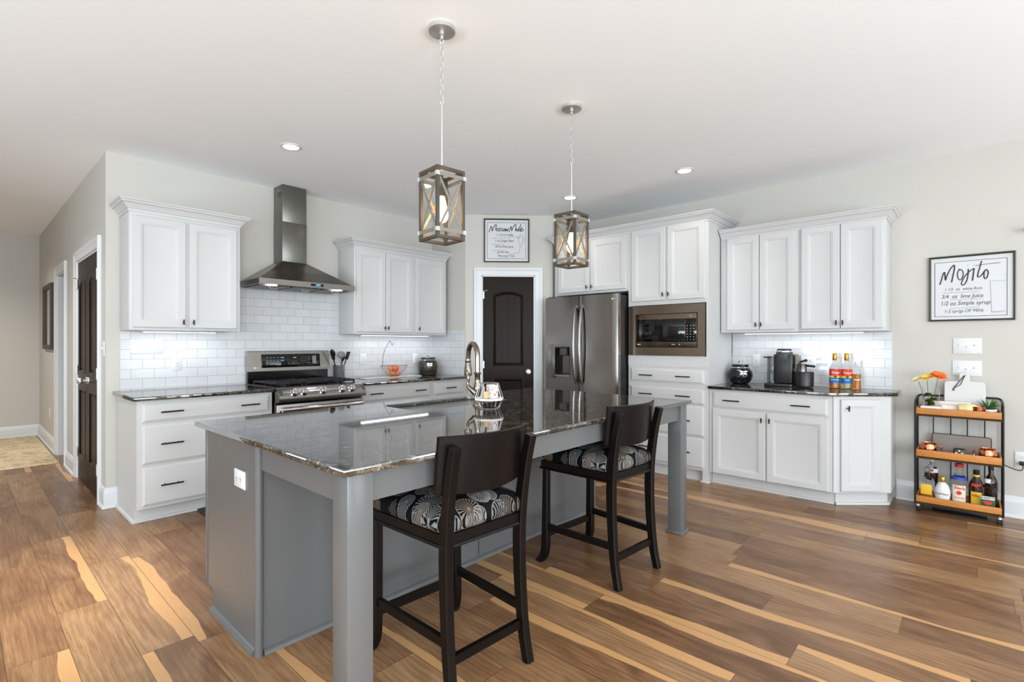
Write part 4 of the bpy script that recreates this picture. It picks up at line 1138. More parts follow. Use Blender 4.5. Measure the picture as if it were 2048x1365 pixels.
po = plate('electrical_outlet', 'white outlet low on the wall at the right edge with cord plugged in', 'outlet', (WX - 0.001, -0.262, 0.425), RW, 0.076, 0.120, 'outlet')
pts = smooth_path([(5.200, -0.262, 0.405), (5.13, -0.262, 0.385), (5.02, -0.240, 0.385), (4.985, -0.190, 0.405), (4.985, -0.148, 0.425)], 6)
m = MB().box(5.196, 5.2325, -0.276, -0.248, 0.392, 0.418, 0.004).tube(pts, 0.0035, 8)
tag(m.build('power_cord', 'cord_black'), 'black power cord running from the outlet to the bar cart', 'cord')

# ================================================================== pictures, mirror, curtain rod
def ribbon(m, pts, r=0.0014, y=-0.0042, n=5):
    pts = smooth_path([(a, y, b) for a, b in pts], n)
    m.tube(pts, r, 5)
def sign(name, label, loc, rz, w, h, fw=0.014):
    t = thing(name, label, 'framed sign', loc, rz)
    m = MB().sweep([(0, 0), (0, h), (w, h), (w, 0)][::-1], [(0, 0), (0, 0.022), (-fw * 0.4, 0.024), (-fw, 0.016), (-fw, 0.0)], closed=True, mapf=lambda a, b, q_: (a, -q_, b))
    m.build('frame', 'frame_pewter', t, smooth=20)
    MB().box(fw * 0.5, w - fw * 0.5, -0.006, -0.001, fw * 0.5, h - fw * 0.5).build('paper', 'paper', t)
    return t
def border(m, x0, z0, x1, z1, r=0.0014, y=-0.0068):
    for a, b in (((x0, z0), (x1, z0)), ((x1, z0), (x1, z1)), ((x1, z1), (x0, z1)), ((x0, z1), (x0, z0))): m.tube([(a[0], y, a[1]), (b[0], y, b[1])], r, 5)
# Mojito sign
W, Hh = 0.493, 0.508
t = sign('framed_sign', 'framed mojito recipe sign on the right wall above the bar cart', (WX - 0.001, 0.262, 1.451), RW, W, Hh)
def mj(x, y):
    u = (x - 140) / 1320.0; yt = 262 - u * 105; yb = 1232 - u * 15
    return (u * W, (yb - y) / (yb - yt) * Hh)
m = MB(); border(m, *mj(236, 1160), *mj(1335, 262), r=0.0016); m.build('border_line', 'ink', t)
m = MB()
for st_, r in (([(320, 670), (345, 590), (375, 500), (394, 482), (400, 530), (408, 602), (430, 540), (480, 440), (530, 380), (550, 380), (545, 450), (520, 560), (505, 635)], 0.0040),
            ([(640, 438), (605, 470), (598, 530), (620, 590), (655, 590), (684, 530), (680, 470), (650, 440), (612, 436)], 0.0032),
            ([(765, 430), (760, 520), (740, 610), (700, 672), (665, 672), (662, 640), (700, 560), (770, 480), (845, 424)], 0.0036),
            ([(852, 420), (842, 500), (827, 610)], 0.0040),
            ([(965, 310), (940, 400), (912, 500), (905, 545), (930, 555), (970, 520), (1010, 460)], 0.0036),
            ([(875, 382), (1000, 362), (1240, 338)], 0.0018),
            ([(1030, 440), (1005, 480), (1000, 550), (1020, 582), (1050, 550), (1062, 480), (1038, 438)], 0.0038),
            ([(752, 374), (764, 372)], 0.0022), ([(845, 374), (857, 372)], 0.0022)):
    ribbon(m, [mj(*p) for p in st_], r, -0.0072)
m.build('title_lettering', 'ink', t)
m = MB()
for a, b in (((365, 800), (935, 775)), ((470, 905), (1000, 890)), ((480, 1035), (930, 1012)), ((1090, 620), (1310, 608)), ((1090, 620), (1115, 1100)), ((1115, 1100), (1310, 1090))):
    m.tube([(mj(*a)[0], -0.0068, mj(*a)[1]), (mj(*b)[0], -0.0068, mj(*b)[1])], 0.0008, 5)
ribbon(m, [mj(*p) for p in ((1115, 1080), (1210, 1086), (1310, 1066))], 0.0008, -0.0068)
m.build('glass_drawing', 'ink_light', t)
for body, x, y, sz, mt, bo in (('1 1/2  oz  white Rum', 680, 735, 0.032, 'ink_light', 0), ('3/4  oz  lime Juice', 665, 848, 0.042, 'ink', 0), ('1/2 oz Simple syrup', 710, 952, 0.045, 'ink', 0), ('1-2 sprigs OF MiNt', 690, 1072, 0.036, 'ink_light', 0)):
    p = mj(x, y); text_part('recipe_line', body, p[0], -0.0066, p[1], sz, mt, t, shear=0.2, sx=0.80)
# Moscow Mule sign on the pantry wall
W, Hh = 0.528, 0.507
pw = q @ Vector((0.216, 0, 2.219))
t = sign('framed_sign', 'framed moscow mule recipe sign above the pantry door', tuple(pw + Vector((-0.0008, -0.0008, 0))), DA, W, Hh)
def mm(x, y): return ((x - 150) / 338.0 * W, (399 - y) / 328.0 * Hh)
m = MB(); border(m, *mm(176, 370), *mm(461, 100), r=0.0018); m.build('border_line', 'ink', t)
m = MB()
for st_ in ([(188, 172), (198, 142), (207, 130), (212, 164), (224, 132), (238, 114), (242, 124), (236, 158)], [(252, 142), (244, 152), (252, 164), (260, 152), (252, 142)],
            [(278, 138), (266, 146), (273, 156), (262, 166)], [(292, 144), (282, 148), (282, 160), (294, 160)], [(302, 144), (295, 154), (302, 163), (309, 153), (302, 144)],
            [(312, 144), (314, 163), (320, 150), (326, 163), (333, 140)], [(338, 170), (347, 138), (353, 130), (357, 160), (369, 130), (385, 112), (389, 120), (384, 160)],
            [(392, 142), (391, 160), (401, 160), (405, 142), (407, 163)], [(427, 110), (414, 142), (417, 163), (424, 156)], [(422, 153), (436, 145), (430, 137), (423, 150), (430, 164), (448, 150)]):
    ribbon(m, [mm(*p) for p in st_], 0.0040, -0.0074)
m.build('title_lettering', 'ink', t)
m = MB()
for st_ in ([(404, 215), (425, 192), (446, 202), (450, 230), (432, 268), (416, 288)], [(408, 218), (426, 204), (438, 212), (438, 232), (424, 262)], [(205, 217), (300, 214), (398, 204)], [(400, 204), (412, 240), (418, 290), (405, 325), (330, 336)]):
    ribbon(m, [mm(*p) for p in st_], 0.0011, -0.0068)
for a, b in (((205, 263), (305, 266)), ((205, 308), (305, 308))): m.tube([(mm(*a)[0], -0.0068, mm(*a)[1]), (mm(*b)[0], -0.0068, mm(*b)[1])], 0.0011, 5)
m.build('mug_drawing', 'ink', t)
for body, x, y, sz in (('1 1/2 oz Vodka', 305, 192, 0.042), ('1 oz Ginger Beer', 302, 236, 0.042), ('3/4 oz lime Juice', 300, 280, 0.042), ('garnish with', 292, 321, 0.036), ('Mint sprig + lime', 316, 350, 0.038)):
    p = mm(x, y); text_part('recipe_line', body, p[0], -0.0066, p[1], sz, 'ink', t, shear=0.2, sx=0.75)
# hall mirror
t = thing('wall_mirror', 'tall dark framed mirror on the hall wall', 'mirror', (HX - 0.001, 8.90, 1.205), RW)
w, h = 0.82, 0.795
MB().sweep([(0, 0), (0, h), (w, h), (w, 0)][::-1], [(0, 0), (0, 0.028), (-0.045, 0.030), (-0.055, 0.016), (-0.055, 0)], closed=True, mapf=lambda a, b, q_: (a, -q_, b)).build('frame', 'weathered_wood', t, smooth=20)
MB().box(0.04, w - 0.04, -0.008, -0.001, 0.04, h - 0.04).build('glass', 'mirror', t)
# curtain rod end over the window just outside the frame
t = thing('curtain_rod', 'grey curtain rod end at the right edge of the photo', 'curtain rod', (5.16, -0.30, 2.095), 0)
MB().cyl((0, 0, 0), (0, -2.5, 0), 0.012, 14).build('rod', 'galvanised', t)
MB().lathe([(0, -0.035), (0.012, -0.03), (0.017, -0.015), (0.014, 0), (0.016, 0.006), (0.011, 0.012), (0, 0.012)], mat=Matrix.Translation((0, 0, 0)) @ Matrix.Rotation(PI / 2, 4, 'X')).build('finial', 'galvanised', t)
for yy in (-0.2, -2.35): MB().box(-0.006, 0.0795, yy - 0.008, yy + 0.008, -0.016, -0.004).box(0.068, 0.0795, yy - 0.02, yy + 0.02, -0.05, 0.03).build('bracket', 'galvanised', t)

# ================================================================== rugs, vent
tag(MB().box(-0.75, 0.735, 7.20, 9.53, 0.0005, 0.010, 0.003).build('hall_rug', 'runner_cloth'), 'faded beige patterned rug in the hallway', 'rug')
tag(MB().box(1.240, 2.60, 3.78, 4.385, 0.0005, 0.014, 0.005).build('kitchen_mat', 'dark_mat'), 'dark grey kitchen mat on the floor before the range', 'mat')
m = MB().box(5.000, 5.110, -0.075, 0.235, 0.0005, 0.006, 0.002)
for k in range(14): m.box(5.012, 5.098, 0.215 - k * 0.0205, 0.224 - k * 0.0205, 0.006, 0.0085)
tag(m.build('floor_vent', 'black_metal'), 'dark slotted floor register under the bar cart', 'vent')
# ================================================================== things on the counters
CTL, CTR = 0.9025, 0.8925
# utensil holder
t = thing('utensil_holder', 'perforated steel utensil holder beside the range', 'utensil holder', (2.660, 4.84, CTL), 0)
MB().lathe([(0, 0), (0.056, 0), (0.058, 0.003), (0.058, 0.150), (0.060, 0.153), (0.055, 0.153), (0.054, 0.006), (0, 0.006)], seg=36).build('cup', 'perforated_steel', t)
def utensil(name, label, base, tip, kind, mat):
    A, B = Vector(base), Vector(tip); m = MB().tube([A, B], [0.004, 0.006], 8)
    d = (B - A).normalized(); q_ = d.to_track_quat('Z', 'Y').to_matrix().to_4x4(); mt = Matrix.Translation(B) @ q_
    if kind == 'spoon': m.ball((0, 0, 0), 1, 14, 8, (0.031, 0.008, 0.042)).bm.verts.ensure_lookup_table(); vs = m.bm.verts[-14 * 9:]
    if kind == 'ladle': m.ball((0, 0, 0), 1, 14, 8, (0.040, 0.026, 0.036)).bm.verts.ensure_lookup_table(); vs = m.bm.verts[-14 * 9:]
    if kind in ('spoon', 'ladle'):
        for v in vs: v.co = mt @ (v.co + Vector((0, 0, 0.03)))
    if kind == 'fork':
        for k in range(4): m.tube([mt @ Vector(((k - 1.5) * 0.004, 0, 0)), mt @ Vector(((k - 1.5) * 0.012, 0.004, 0.05)), mt @ Vector(((k - 1.5) * 0.010, 0.012, 0.085))], 0.003, 6)
    if kind == 'turner':
        for k in range(4): m.box(-0.03 + k * 0.016, -0.018 + k * 0.016, -0.002, 0.002, 0.0, 0.08, mat=mt)
        m.box(-0.03, 0.03, -0.002, 0.002, 0.0, 0.012, mat=mt).box(-0.03, 0.03, -0.002, 0.002, 0.075, 0.085, mat=mt)
    tag(m.build(name, mat, None, smooth=60), label, 'utensil', 'utensils in the steel holder')
bx, by, bz = 2.660, 4.84, CTL + 0.012
utensil('serving_spoon', 'dark spoon leaning left out of the perforated holder', (bx - 0.01, by + 0.01, bz), (bx - 0.082, by - 0.035, bz + 0.235), 'spoon', 'black_plastic')
utensil('slotted_spoon', 'dark spoon just left of the ladle in the perforated holder', (bx, by + 0.02, bz), (bx - 0.050, by + 0.015, bz + 0.195), 'spoon', 'black_plastic')
utensil('ladle', 'grey ladle standing upright in the perforated holder', (bx + 0.005, by - 0.02, bz), (bx + 0.000, by - 0.045, bz + 0.215), 'ladle', 'grey_plastic')
utensil('serving_spoon', 'dark spoon right of the ladle in the perforated holder', (bx + 0.01, by + 0.01, bz), (bx + 0.050, by + 0.02, bz + 0.185), 'spoon', 'black_plastic')
utensil('slotted_turner', 'slotted turner leaning right out of the perforated holder', (bx + 0.01, by, bz), (bx + 0.085, by + 0.005, bz + 0.195), 'turner', 'black_plastic')
# serving tray and wire fruit basket with a banana hook
tag(curve_solid('serving_tray', [rrect(2.86, 3.60, 4.66, 4.83, 0.03)], 0.008, 0.002, 'marble', loc=(0, 0, CTL + 0.0045)), 'pale flat tray under the wire fruit basket', 'tray')
t = thing('wire_basket', 'copper wire fruit basket with a tall banana hook', 'basket', (3.285, 4.77, CTL + 0.009), 0)
m = MB()
for r_, z_ in ((0.055, 0.003), (0.165, 0.118)): m.tube([(r_ * math.cos(2 * PI * k / 32), r_ * 0.62 * math.sin(2 * PI * k / 32), z_) for k in range(32)], 0.0022, 6, closed=True)
for k in range(18):
    a = 2 * PI * k / 18; m.tube([(0.055 * math.cos(a), 0.055 * 0.62 * math.sin(a), 0.003), (0.115 * math.cos(a), 0.115 * 0.62 * math.sin(a), 0.045), (0.165 * math.cos(a), 0.165 * 0.62 * math.sin(a), 0.118)], 0.0014, 5)
m.build('bowl', 'copper_wire', t)
hk = smooth_path([(-0.130, 0.03, 0.10), (-0.125, 0.03, 0.20), (-0.100, 0.03, 0.29), (-0.060, 0.03, 0.36), (-0.035, 0.03, 0.395), (-0.020, 0.03, 0.375), (-0.010, 0.03, 0.345), (0.004, 0.03, 0.345), (0.012, 0.03, 0.375)], 5)
MB().tube(hk, 0.0026, 8).build('hook', 'slot_dark', t)
for k, (fx, fy, fz) in enumerate(((-0.030, -0.02, 0.036), (0.032, -0.015, 0.036), (0.0, 0.03, 0.036), (-0.045, 0.0, 0.086), (0.040, 0.012, 0.088), (0.0, -0.014, 0.092))):
    o = MB().ball((0, 0, 0), 0.032, 16, 10, (1, 1, 0.9)).build('peach', 'fruit_orange', None, smooth=80)
    o.location = (3.285 + fx, 4.77 + fy * 0.7, CTL + 0.009 + fz)
    tag(o, 'orange fruit piled in the copper wire basket', 'fruit', 'fruit in the wire basket')
# woven-look jars with a dragonfly
def jar(label, loc, rz, prof, mat, R, top, ny=0.6):
    t = thing('lidded_jar', label, 'jar', loc, rz)
    m = MB(); seg = 48; loops = []
    n = 40
    P = smooth_path([(a, 0, b) for a, b in prof], 10)
    for i, p in enumerate(P):
        loops.append([((p.x + 0.0022 * math.sin(k * 2 * PI / seg * 12 + (PI if int(p.z / 0.014) % 2 else 0)) * (1 if 0.01 < p.z < top else 0)) * math.cos(2 * PI * k / seg), (p.x + 0.0022 * math.sin(k * 2 * PI / seg * 12 + (PI if int(p.z / 0.014) % 2 else 0)) * (1 if 0.01 < p.z < top else 0)) * math.sin(2 * PI * k / seg), p.z) for k in range(seg)])
    m.loft(loops).build('body', mat, t, smooth=70)
    MB().lathe([(R * 1.0, top + 0.001), (R * 1.04, top + 0.005), (R * 1.0, top + 0.010), (R * 0.9, top + 0.006)], seg=40).build('rim_band', 'silver', t)
    l = MB().lathe([(0, top + 0.004), (R * 0.96, top + 0.004), (R * 0.97, top + 0.030), (R * 0.90, top + 0.036), (0, top + 0.040)], seg=40).build('lid', mat, t)
    def fly(parent, mt, s):
        m = MB()
        m.tube([mt @ Vector((0, -0.001, -0.030 * s)), mt @ Vector((0, -0.001, 0.016 * s))], [0.0025 * s, 0.005 * s], 8)
        for sx in (-1, 1):
            for dz, L_ in ((0.012, 0.030), (0.002, 0.026)):
                p0 = Vector((0, -0.001, dz * s)); p1 = Vector((sx * L_ * s, -0.001, (dz - 0.014 * (1 if dz < 0.01 else 0.1)) * s)); mid = (p0 + p1) / 2
                d = (p1 - p0); nn = Vector((-d.z, 0, d.x)).normalized() * 0.006 * s
                m.loft([[mt @ (v + Vector((0, yy, 0))) for v in (p0, mid + nn, p1, mid - nn)] for yy in (-0.0015, 0.0015)])
        m.build('dragonfly', 'silver', parent)
    fly(t, Matrix.Translation((0, -prof[-2][0] * 1.13 if False else -max(a for a, b in prof) - 0.001, top * 0.72)), 1.2)
    fly(l, Matrix.Translation((0, 0, top + 0.058)) @ Matrix.Rotation(0.9, 4, 'X'), 0.9)
    MB().cyl((0, 0, top + 0.036), (0, 0, top + 0.056), 0.003, 8).build('knob', 'silver', l)
    return t
jar('dark brown woven-look lidded jar with silver dragonfly near the pantry', (3.795, 4.815, CTL), -0.5, [(0.01, 0.0), (0.085, 0.0), (0.100, 0.020), (0.113, 0.080), (0.108, 0.140), (0.092, 0.172)], 'ceramic_brown', 0.090, 0.170)
jar('glossy black round lidded jar with silver dragonfly beside the coffee maker', (5.06, 1.652, CTR), -1.0, [(0.01, 0.0), (0.060, 0.0), (0.085, 0.020), (0.107, 0.065), (0.104, 0.110), (0.078, 0.150)], 'ceramic_black', 0.078, 0.148)
# coffee maker with milk frother
t = thing('coffee_maker', 'black pod coffee maker with milk frother on the right', 'coffee maker', (4.975, 1.41, CTR), RW)
def rbox(x0, x1, y0, y1, z0, z1, r, mat, name, parent, b=0.003):
    o = curve_solid(name, [rrect(x0, x1, y0, y1, r, 6)], z1 - z0, b, mat, loc=(0, 0, (z0 + z1) / 2))
    o.parent = parent; return o
rbox(0.070, 0.235, 0.0, 0.22, 0.030, 0.285, 0.03, 'black_plastic', 'body', t)
rbox(0.004, 0.072, 0.05, 0.20, 0.026, 0.268, 0.015, 'glass_grey', 'water_tank', t)
rbox(0.002, 0.240, -0.045, 0.21, 0.0, 0.024, 0.03, 'black_plastic', 'drip_base', t)
hd = MB().lathe([(0, 0.225), (0.066, 0.225), (0.069, 0.23), (0.069, 0.300), (0.064, 0.306), (0, 0.306)], (0.150, 0.055, 0), seg=32).build('brew_head', 'slot_dark', t)
MB().lathe([(0.066, 0.306), (0.070, 0.308), (0.070, 0.317), (0.062, 0.322), (0.0, 0.324)], (0.150, 0.055, 0), seg=32).build('chrome_ring', 'chrome', hd)
MB().lathe([(0, 0.322), (0.060, 0.322), (0.058, 0.334), (0, 0.338)], (0.150, 0.055, 0), seg=32).build('lid', 'black_plastic', hd)
MB().box(0.012 - 0.03, 0.052, 0.020, 0.04, 0.252, 0.264, 0.005).build('lift_handle', 'black_plastic', t)
rbox(0.236, 0.272, 0.03, 0.12, 0.16, 0.275, 0.01, 'galvanised', 'side_column', t)
MB().lathe([(0, 0.004), (0.066, 0.004), (0.074, 0.014), (0.076, 0.13), (0.073, 0.138), (0, 0.138)], (0.315, 0.02, 0), seg=36).build('frother_base', 'black_plastic', t)
fc = MB().lathe([(0, 0.139), (0.036, 0.139), (0.037, 0.200), (0.038, 0.203), (0.034, 0.203), (0.033, 0.145), (0, 0.145)], (0.300, 0.02, 0), seg=30).build('frother_cup', 'steel', t)
MB().tube(smooth_path([(0.335, 0.015, 0.19), (0.355, 0.005, 0.190), (0.385, 0.0, 0.188), (0.405, -0.002, 0.185)], 4), 0.010, 10).build('cup_handle', 'black_plastic', fc)
MB().tube(smooth_path([(0.285, 0.02, 0.20), (0.288, 0.02, 0.222), (0.305, 0.015, 0.228), (0.325, 0.01, 0.235)], 4), 0.008, 10).ball((0.332, 0.01, 0.236), 0.013, 12, 8).build('lid_knob', 'black_plastic', fc)
# syrup bottles
def bottle(name, label, cat, loc, rz, prof, mat, liquid=None, lprof=None, cap=None, capmat=None, group=None, square=None):
    t = thing(name, label, cat, loc, rz, group)
    def shape(pf, mt, nm):
        if square is None: return MB().lathe(pf, seg=28).build(nm, mt, t, smooth=50)
        m = MB(); loops = []
        for r_, z_ in pf:
            r_ = max(r_, 0.0005); k_ = min(1, r_ / square[2]); ax, ay = square[0], square[1]
            if r_ > square[2] * 0.6: loops.append([(x, y, z_) for x, y in rrect(-ax * k_, ax * k_, -ay * k_, ay * k_, min(ax, ay) * k_ * 0.45, 5)])
            else: loops.append([(x, y, z_) for x, y in rrect(-r_, r_, -r_, r_, r_ * 0.999, 5)])
        return m.loft(loops).build(nm, mt, t, smooth=50)
    shape(prof, mat, 'glass')
    if liquid: shape(lprof, liquid, 'liquid')
    if cap: MB().lathe(cap, seg=20).build('cap', capmat, t, smooth=40)
    return t
def wrap_label(parent, R, z0, z1, a0, a1, mat, name='label', lab=None):
    m = MB(); n = 16; r2 = R + 0.0008
    pts = [(a0 + (a1 - a0) * k / n) for k in range(n + 1)]
    m.loft([[(r2 * math.sin(a), -r2 * math.cos(a), z) for a in pts] + [((R + 0.0001) * math.sin(a), -(R + 0.0001) * math.cos(a), z) for a in pts[::-1]] for z in (z0, z1)])
    return m.build(name, mat, parent, label=lab)
def flat_text(parent, body, z, size, R, mat='label_white', **k): return text_part('lettering', body, k.pop('x', 0), -R - 0.0016, z, size, mat, parent, **k)
SP = [(0, 0), (0.036, 0), (0.040, 0.004), (0.040, 0.165), (0.034, 0.190), (0.017, 0.222), (0.0155, 0.285), (0, 0.285)]
SL = [(0, 0.004), (0.037, 0.006), (0.037, 0.160), (0.0, 0.161)]
def syrup(label, loc, liq, line):
    t = bottle('syrup_bottle', label, 'bottle', loc, -1.33, SP, 'glass', liq, SL, [(0.0165, 0.238), (0.0175, 0.24), (0.0165, 0.298), (0.015, 0.301), (0, 0.301)], 'gold_cap', 'syrup bottles on the coffee counter')
    wrap_label(t, 0.0405, 0.108, 0.165, -1.5, 1.5, 'label_red'); wrap_label(t, 0.0405, 0.090, 0.108, -1.5, 1.5, 'label_yellow'); wrap_label(t, 0.0405, 0.045, 0.090, -1.5, 1.5, 'label_blue')
    MB().lathe([(0, 0), (0.012, 0), (0.012, 0.001), (0, 0.001)], seg=16, mat=Matrix.Translation((0.002, -0.0415, 0.100)) @ Matrix.Rotation(PI / 2, 4, 'X')).build('emblem', 'label_green', t)
    flat_text(t, 'Torani', 0.134, 0.028, 0.0425, shear=0.3, bold=0.0005, sx=0.78); flat_text(t, line, 0.074, 0.0115, 0.0425, bold=0.0003)
    return t
syrup('left syrup bottle with amber syrup and a red and blue label', (5.115, 0.886, CTR), 'amber', 'Brown Sugar')
syrup('syrup bottle with pale syrup beside the small amber bottle', (5.115, 0.800, CTR), 'pale_liquid', 'Vanilla')
t = bottle('syrup_bottle', 'smaller amber syrup bottle with clear neck, rightmost on the coffee counter', 'bottle', (5.12, 0.728, CTR), -1.33, [(0, 0), (0.028, 0), (0.031, 0.004), (0.031, 0.13), (0.022, 0.165), (0.012, 0.185), (0.011, 0.215), (0, 0.215)], 'glass', 'amber',
           [(0, 0.004), (0.0285, 0.006), (0.0285, 0.125), (0, 0.126)], [(0.012, 0.205), (0.013, 0.207), (0.013, 0.228), (0.006, 0.236), (0, 0.238)], 'label_white')
MB().lathe([(0, 0), (0.012, 0), (0.012, 0.001), (0, 0.001)], seg=20, mat=Matrix.Translation((0, -0.0318, 0.103)) @ Matrix.Rotation(PI / 2, 4, 'X')).build('emblem', 'label_green', t)
m = MB().tube([(0.007 * math.sin(2 * PI * k / 16), -0.0334, 0.103 + 0.007 * math.cos(2 * PI * k / 16)) for k in range(16)], 0.0012, 5, closed=True); m.build('emblem_ring', 'label_white', t)
wrap_label(t, 0.0315, 0.075, 0.083, -0.8, 0.8, 'label_white')
# candle holder on the island
t = thing('candle_holder', 'geometric wire candle holder with white octagonal tray on the island', 'candle holder', (2.126, 2.120, 0.8925), 0.2)
def octo(r_, z_, off=0): return [(r_ * math.cos(2 * PI * (k + off) / 8), r_ * math.sin(2 * PI * (k + off) / 8), z_) for k in range(8)]
MB().loft([octo(0.078, 0.050), octo(0.086, 0.052), octo(0.086, 0.064), octo(0.080, 0.064), octo(0.078, 0.058)]).build('tray', 'stone_white', t)
m = MB()
for k in range(8):
    m.tube([octo(0.060, 0.002)[k], octo(0.084, 0.051)[k]], 0.0022, 6)
    m.tube([octo(0.084, 0.064)[k], octo(0.056, 0.150)[k]], 0.0022, 6)
for r_, z_ in ((0.060, 0.0025), (0.056, 0.150)): m.tube(octo(r_, z_), 0.0022, 6, closed=True)
m.build('wire_frame', 'chrome', t)
cz = 0.8925 + 0.059
t = thing('jar_candle', 'large white jar candle with red floral label inside the wire holder', 'candle', (2.150, 2.118, cz), -0.83)
MB().lathe([(0, 0), (0.034, 0), (0.036, 0.003), (0.036, 0.080), (0.033, 0.080), (0.033, 0.066), (0, 0.066)], seg=32).build('jar', 'label_white', t)
random.seed(3)
m = MB()
for k in range(26):
    a = random.uniform(-1.3, 1.3); z_ = random.uniform(0.012, 0.070); s_ = random.uniform(0.0015, 0.0042)
    m.ball((0.0365 * math.sin(a), -0.0365 * math.cos(a), z_), s_, 7, 5, (1, 0.35, 1.1))
m.build('floral_print', 'label_red', t)
t = thing('jar_candle', 'small tan wax candle in clear glass inside the wire holder', 'candle', (2.098, 2.120, cz), 0)
MB().lathe([(0, 0), (0.020, 0), (0.022, 0.003), (0.022, 0.074), (0.020, 0.074), (0.020, 0.004), (0, 0.004)], seg=24).build('glass', 'glass', t)
MB().lathe([(0, 0.005), (0.0195, 0.005), (0.0195, 0.044), (0, 0.044)], seg=24).build('wax', 'wax_tan', t)

# ================================================================== bar cart
CX, CY = 4.93, 0.322
cart = thing('bar_cart', 'three-tier bar cart with wooden trays and black frame on casters', 'cart', (CX, CY, 0), RW)
CW, CD = 0.470, 0.27
def tray(z0, z1):
    m = MB(); tk = 0.010
    m.box(0, CW, 0, CD, z0, z0 + 0.008).box(0, CW, 0, tk, z0, z1, 0.001).box(0, CW, CD - tk, CD, z0, z1, 0.001).box(0, tk, tk, CD - tk, z0, z1).box(CW - tk, CW, tk, CD - tk, z0, z1)
    m.build('tray', 'cart_wood', cart)
    MB().box(-0.004, CW + 0.004, -0.004, CD + 0.004, z0 - 0.007, z0 - 0.0005).build('tray_rim', 'black_metal', cart)
for z0, z1 in ((0.066, 0.120), (0.413, 0.472), (0.734, 0.790)): tray(z0, z1)
def sqtube(m, pts, r): return m.tube(pts, r, 8)
for x in (-0.006, CW + 0.006):
    m = MB(); sqtube(m, [(x, 0.004, 0.055), (x, 0.004, 0.80)], 0.007); m.build('post', 'black_metal', cart)
bk = [(-0.010, CD + 0.006, 0.055), (-0.010, CD + 0.006, 0.80)] + [(-0.010 + 0.03 * (1 - math.cos(a)), CD + 0.006, 0.838 + 0.03 * math.sin(a)) for a in [PI / 2 * k / 5 for k in range(6)]]
bk = bk + [(CW - x_ - 0.0, y_, z_) for x_, y_, z_ in bk[::-1]]
m = MB().tube(bk, 0.0075, 10); m.build('back_frame', 'black_metal', cart)
for x in (-0.006, CW + 0.006):
    MB().tube(smooth_path([(x, 0.004, 0.80), (x, 0.02, 0.835), (x, 0.10, 0.855), (x, CD, 0.860)], 4), 0.0065, 8).build('side_rail', 'black_metal', cart)
for x in (0.088, 0.192, 0.288, 0.385):
    MB().cyl((x, CD + 0.004, 0.06), (x, CD + 0.004, 0.74), 0.0038, 8).build('back_rod', 'black_metal', cart)
for x, y_ in ((0.01, 0.015), (CW - 0.01, 0.005), (0.01, CD - 0.02), (CW - 0.01, CD - 0.02)):
    m = MB().cyl((x, y_, 0.060), (x, y_, 0.045), 0.008, 10).box(x - 0.012, x + 0.012, y_ - 0.008, y_ + 0.012, 0.034, 0.048, 0.003)
    cs = m.build('caster', 'nickel', cart)
    m = MB()
    for sx in (-0.009, 0.009): m.lathe([(0, -0.006), (0.015, -0.006), (0.0225, -0.003), (0.0225, 0.003), (0.015, 0.006), (0, 0.006)], seg=20, mat=Matrix.Translation((x + sx, y_, 0.023)) @ Matrix.Rotation(PI / 2, 4, 'Y'))
    m.build('wheel', 'black_plastic', cs)
def cl(x, y_, z): return (CX + y_, CY - x, z)       # cart frame -> world
TT, TM, TB = 0.7425, 0.4215, 0.0745
# top tray
t = thing('flower_vase', 'clear glass vase holding artificial flowers on the cart top', 'vase', cl(0.080, 0.115, TT), RW)
MB().lathe([(0, 0), (0.050, 0), (0.052, 0.004), (0.052, 0.200), (0.0505, 0.200), (0.0495, 0.006), (0, 0.006)], seg=30).build('glass', 'glass', t, smooth=50)
random.seed(5)
def leafy(m, c, n, R, L, wd, updown=0.6, curl=0.0):
    for k in range(n):
        a = random.uniform(0, 2 * PI); e = random.uniform(updown - 0.5, updown + 0.5)
        d = Vector((math.cos(a) * math.cos(e), math.sin(a) * math.cos(e), math.sin(e))); p0 = Vector(c) + d * R
        p1 = p0 + d * L * 0.5; p2 = p0 + d * L + Vector((0, 0, -curl * L)); sd = d.cross(Vector((0, 0, 1))).normalized() * wd / 2; th = d.cross(sd).normalized() * wd * 0.12
        m.loft([[p0 - sd * 0.4, p0 + th, p0 + sd * 0.4, p0 - th], [p1 - sd, p1 + th, p1 + sd, p1 - th], [p2 - sd * 0.1, p2 + th * .1, p2 + sd * 0.1, p2 - th * .1]])
    return m
m = MB()
for c_ in ((0.012, 0.0, 0.030), (-0.018, 0.0, 0.040), (-0.010, -0.01, 0.085), (0.015, 0.008, 0.100), (-0.014, 0.004, 0.130), (0.0, 0.0, 0.065)): leafy(m, c_, 70, 0.004, 0.026, 0.018)
m.build('greenery', 'moss_green', t)
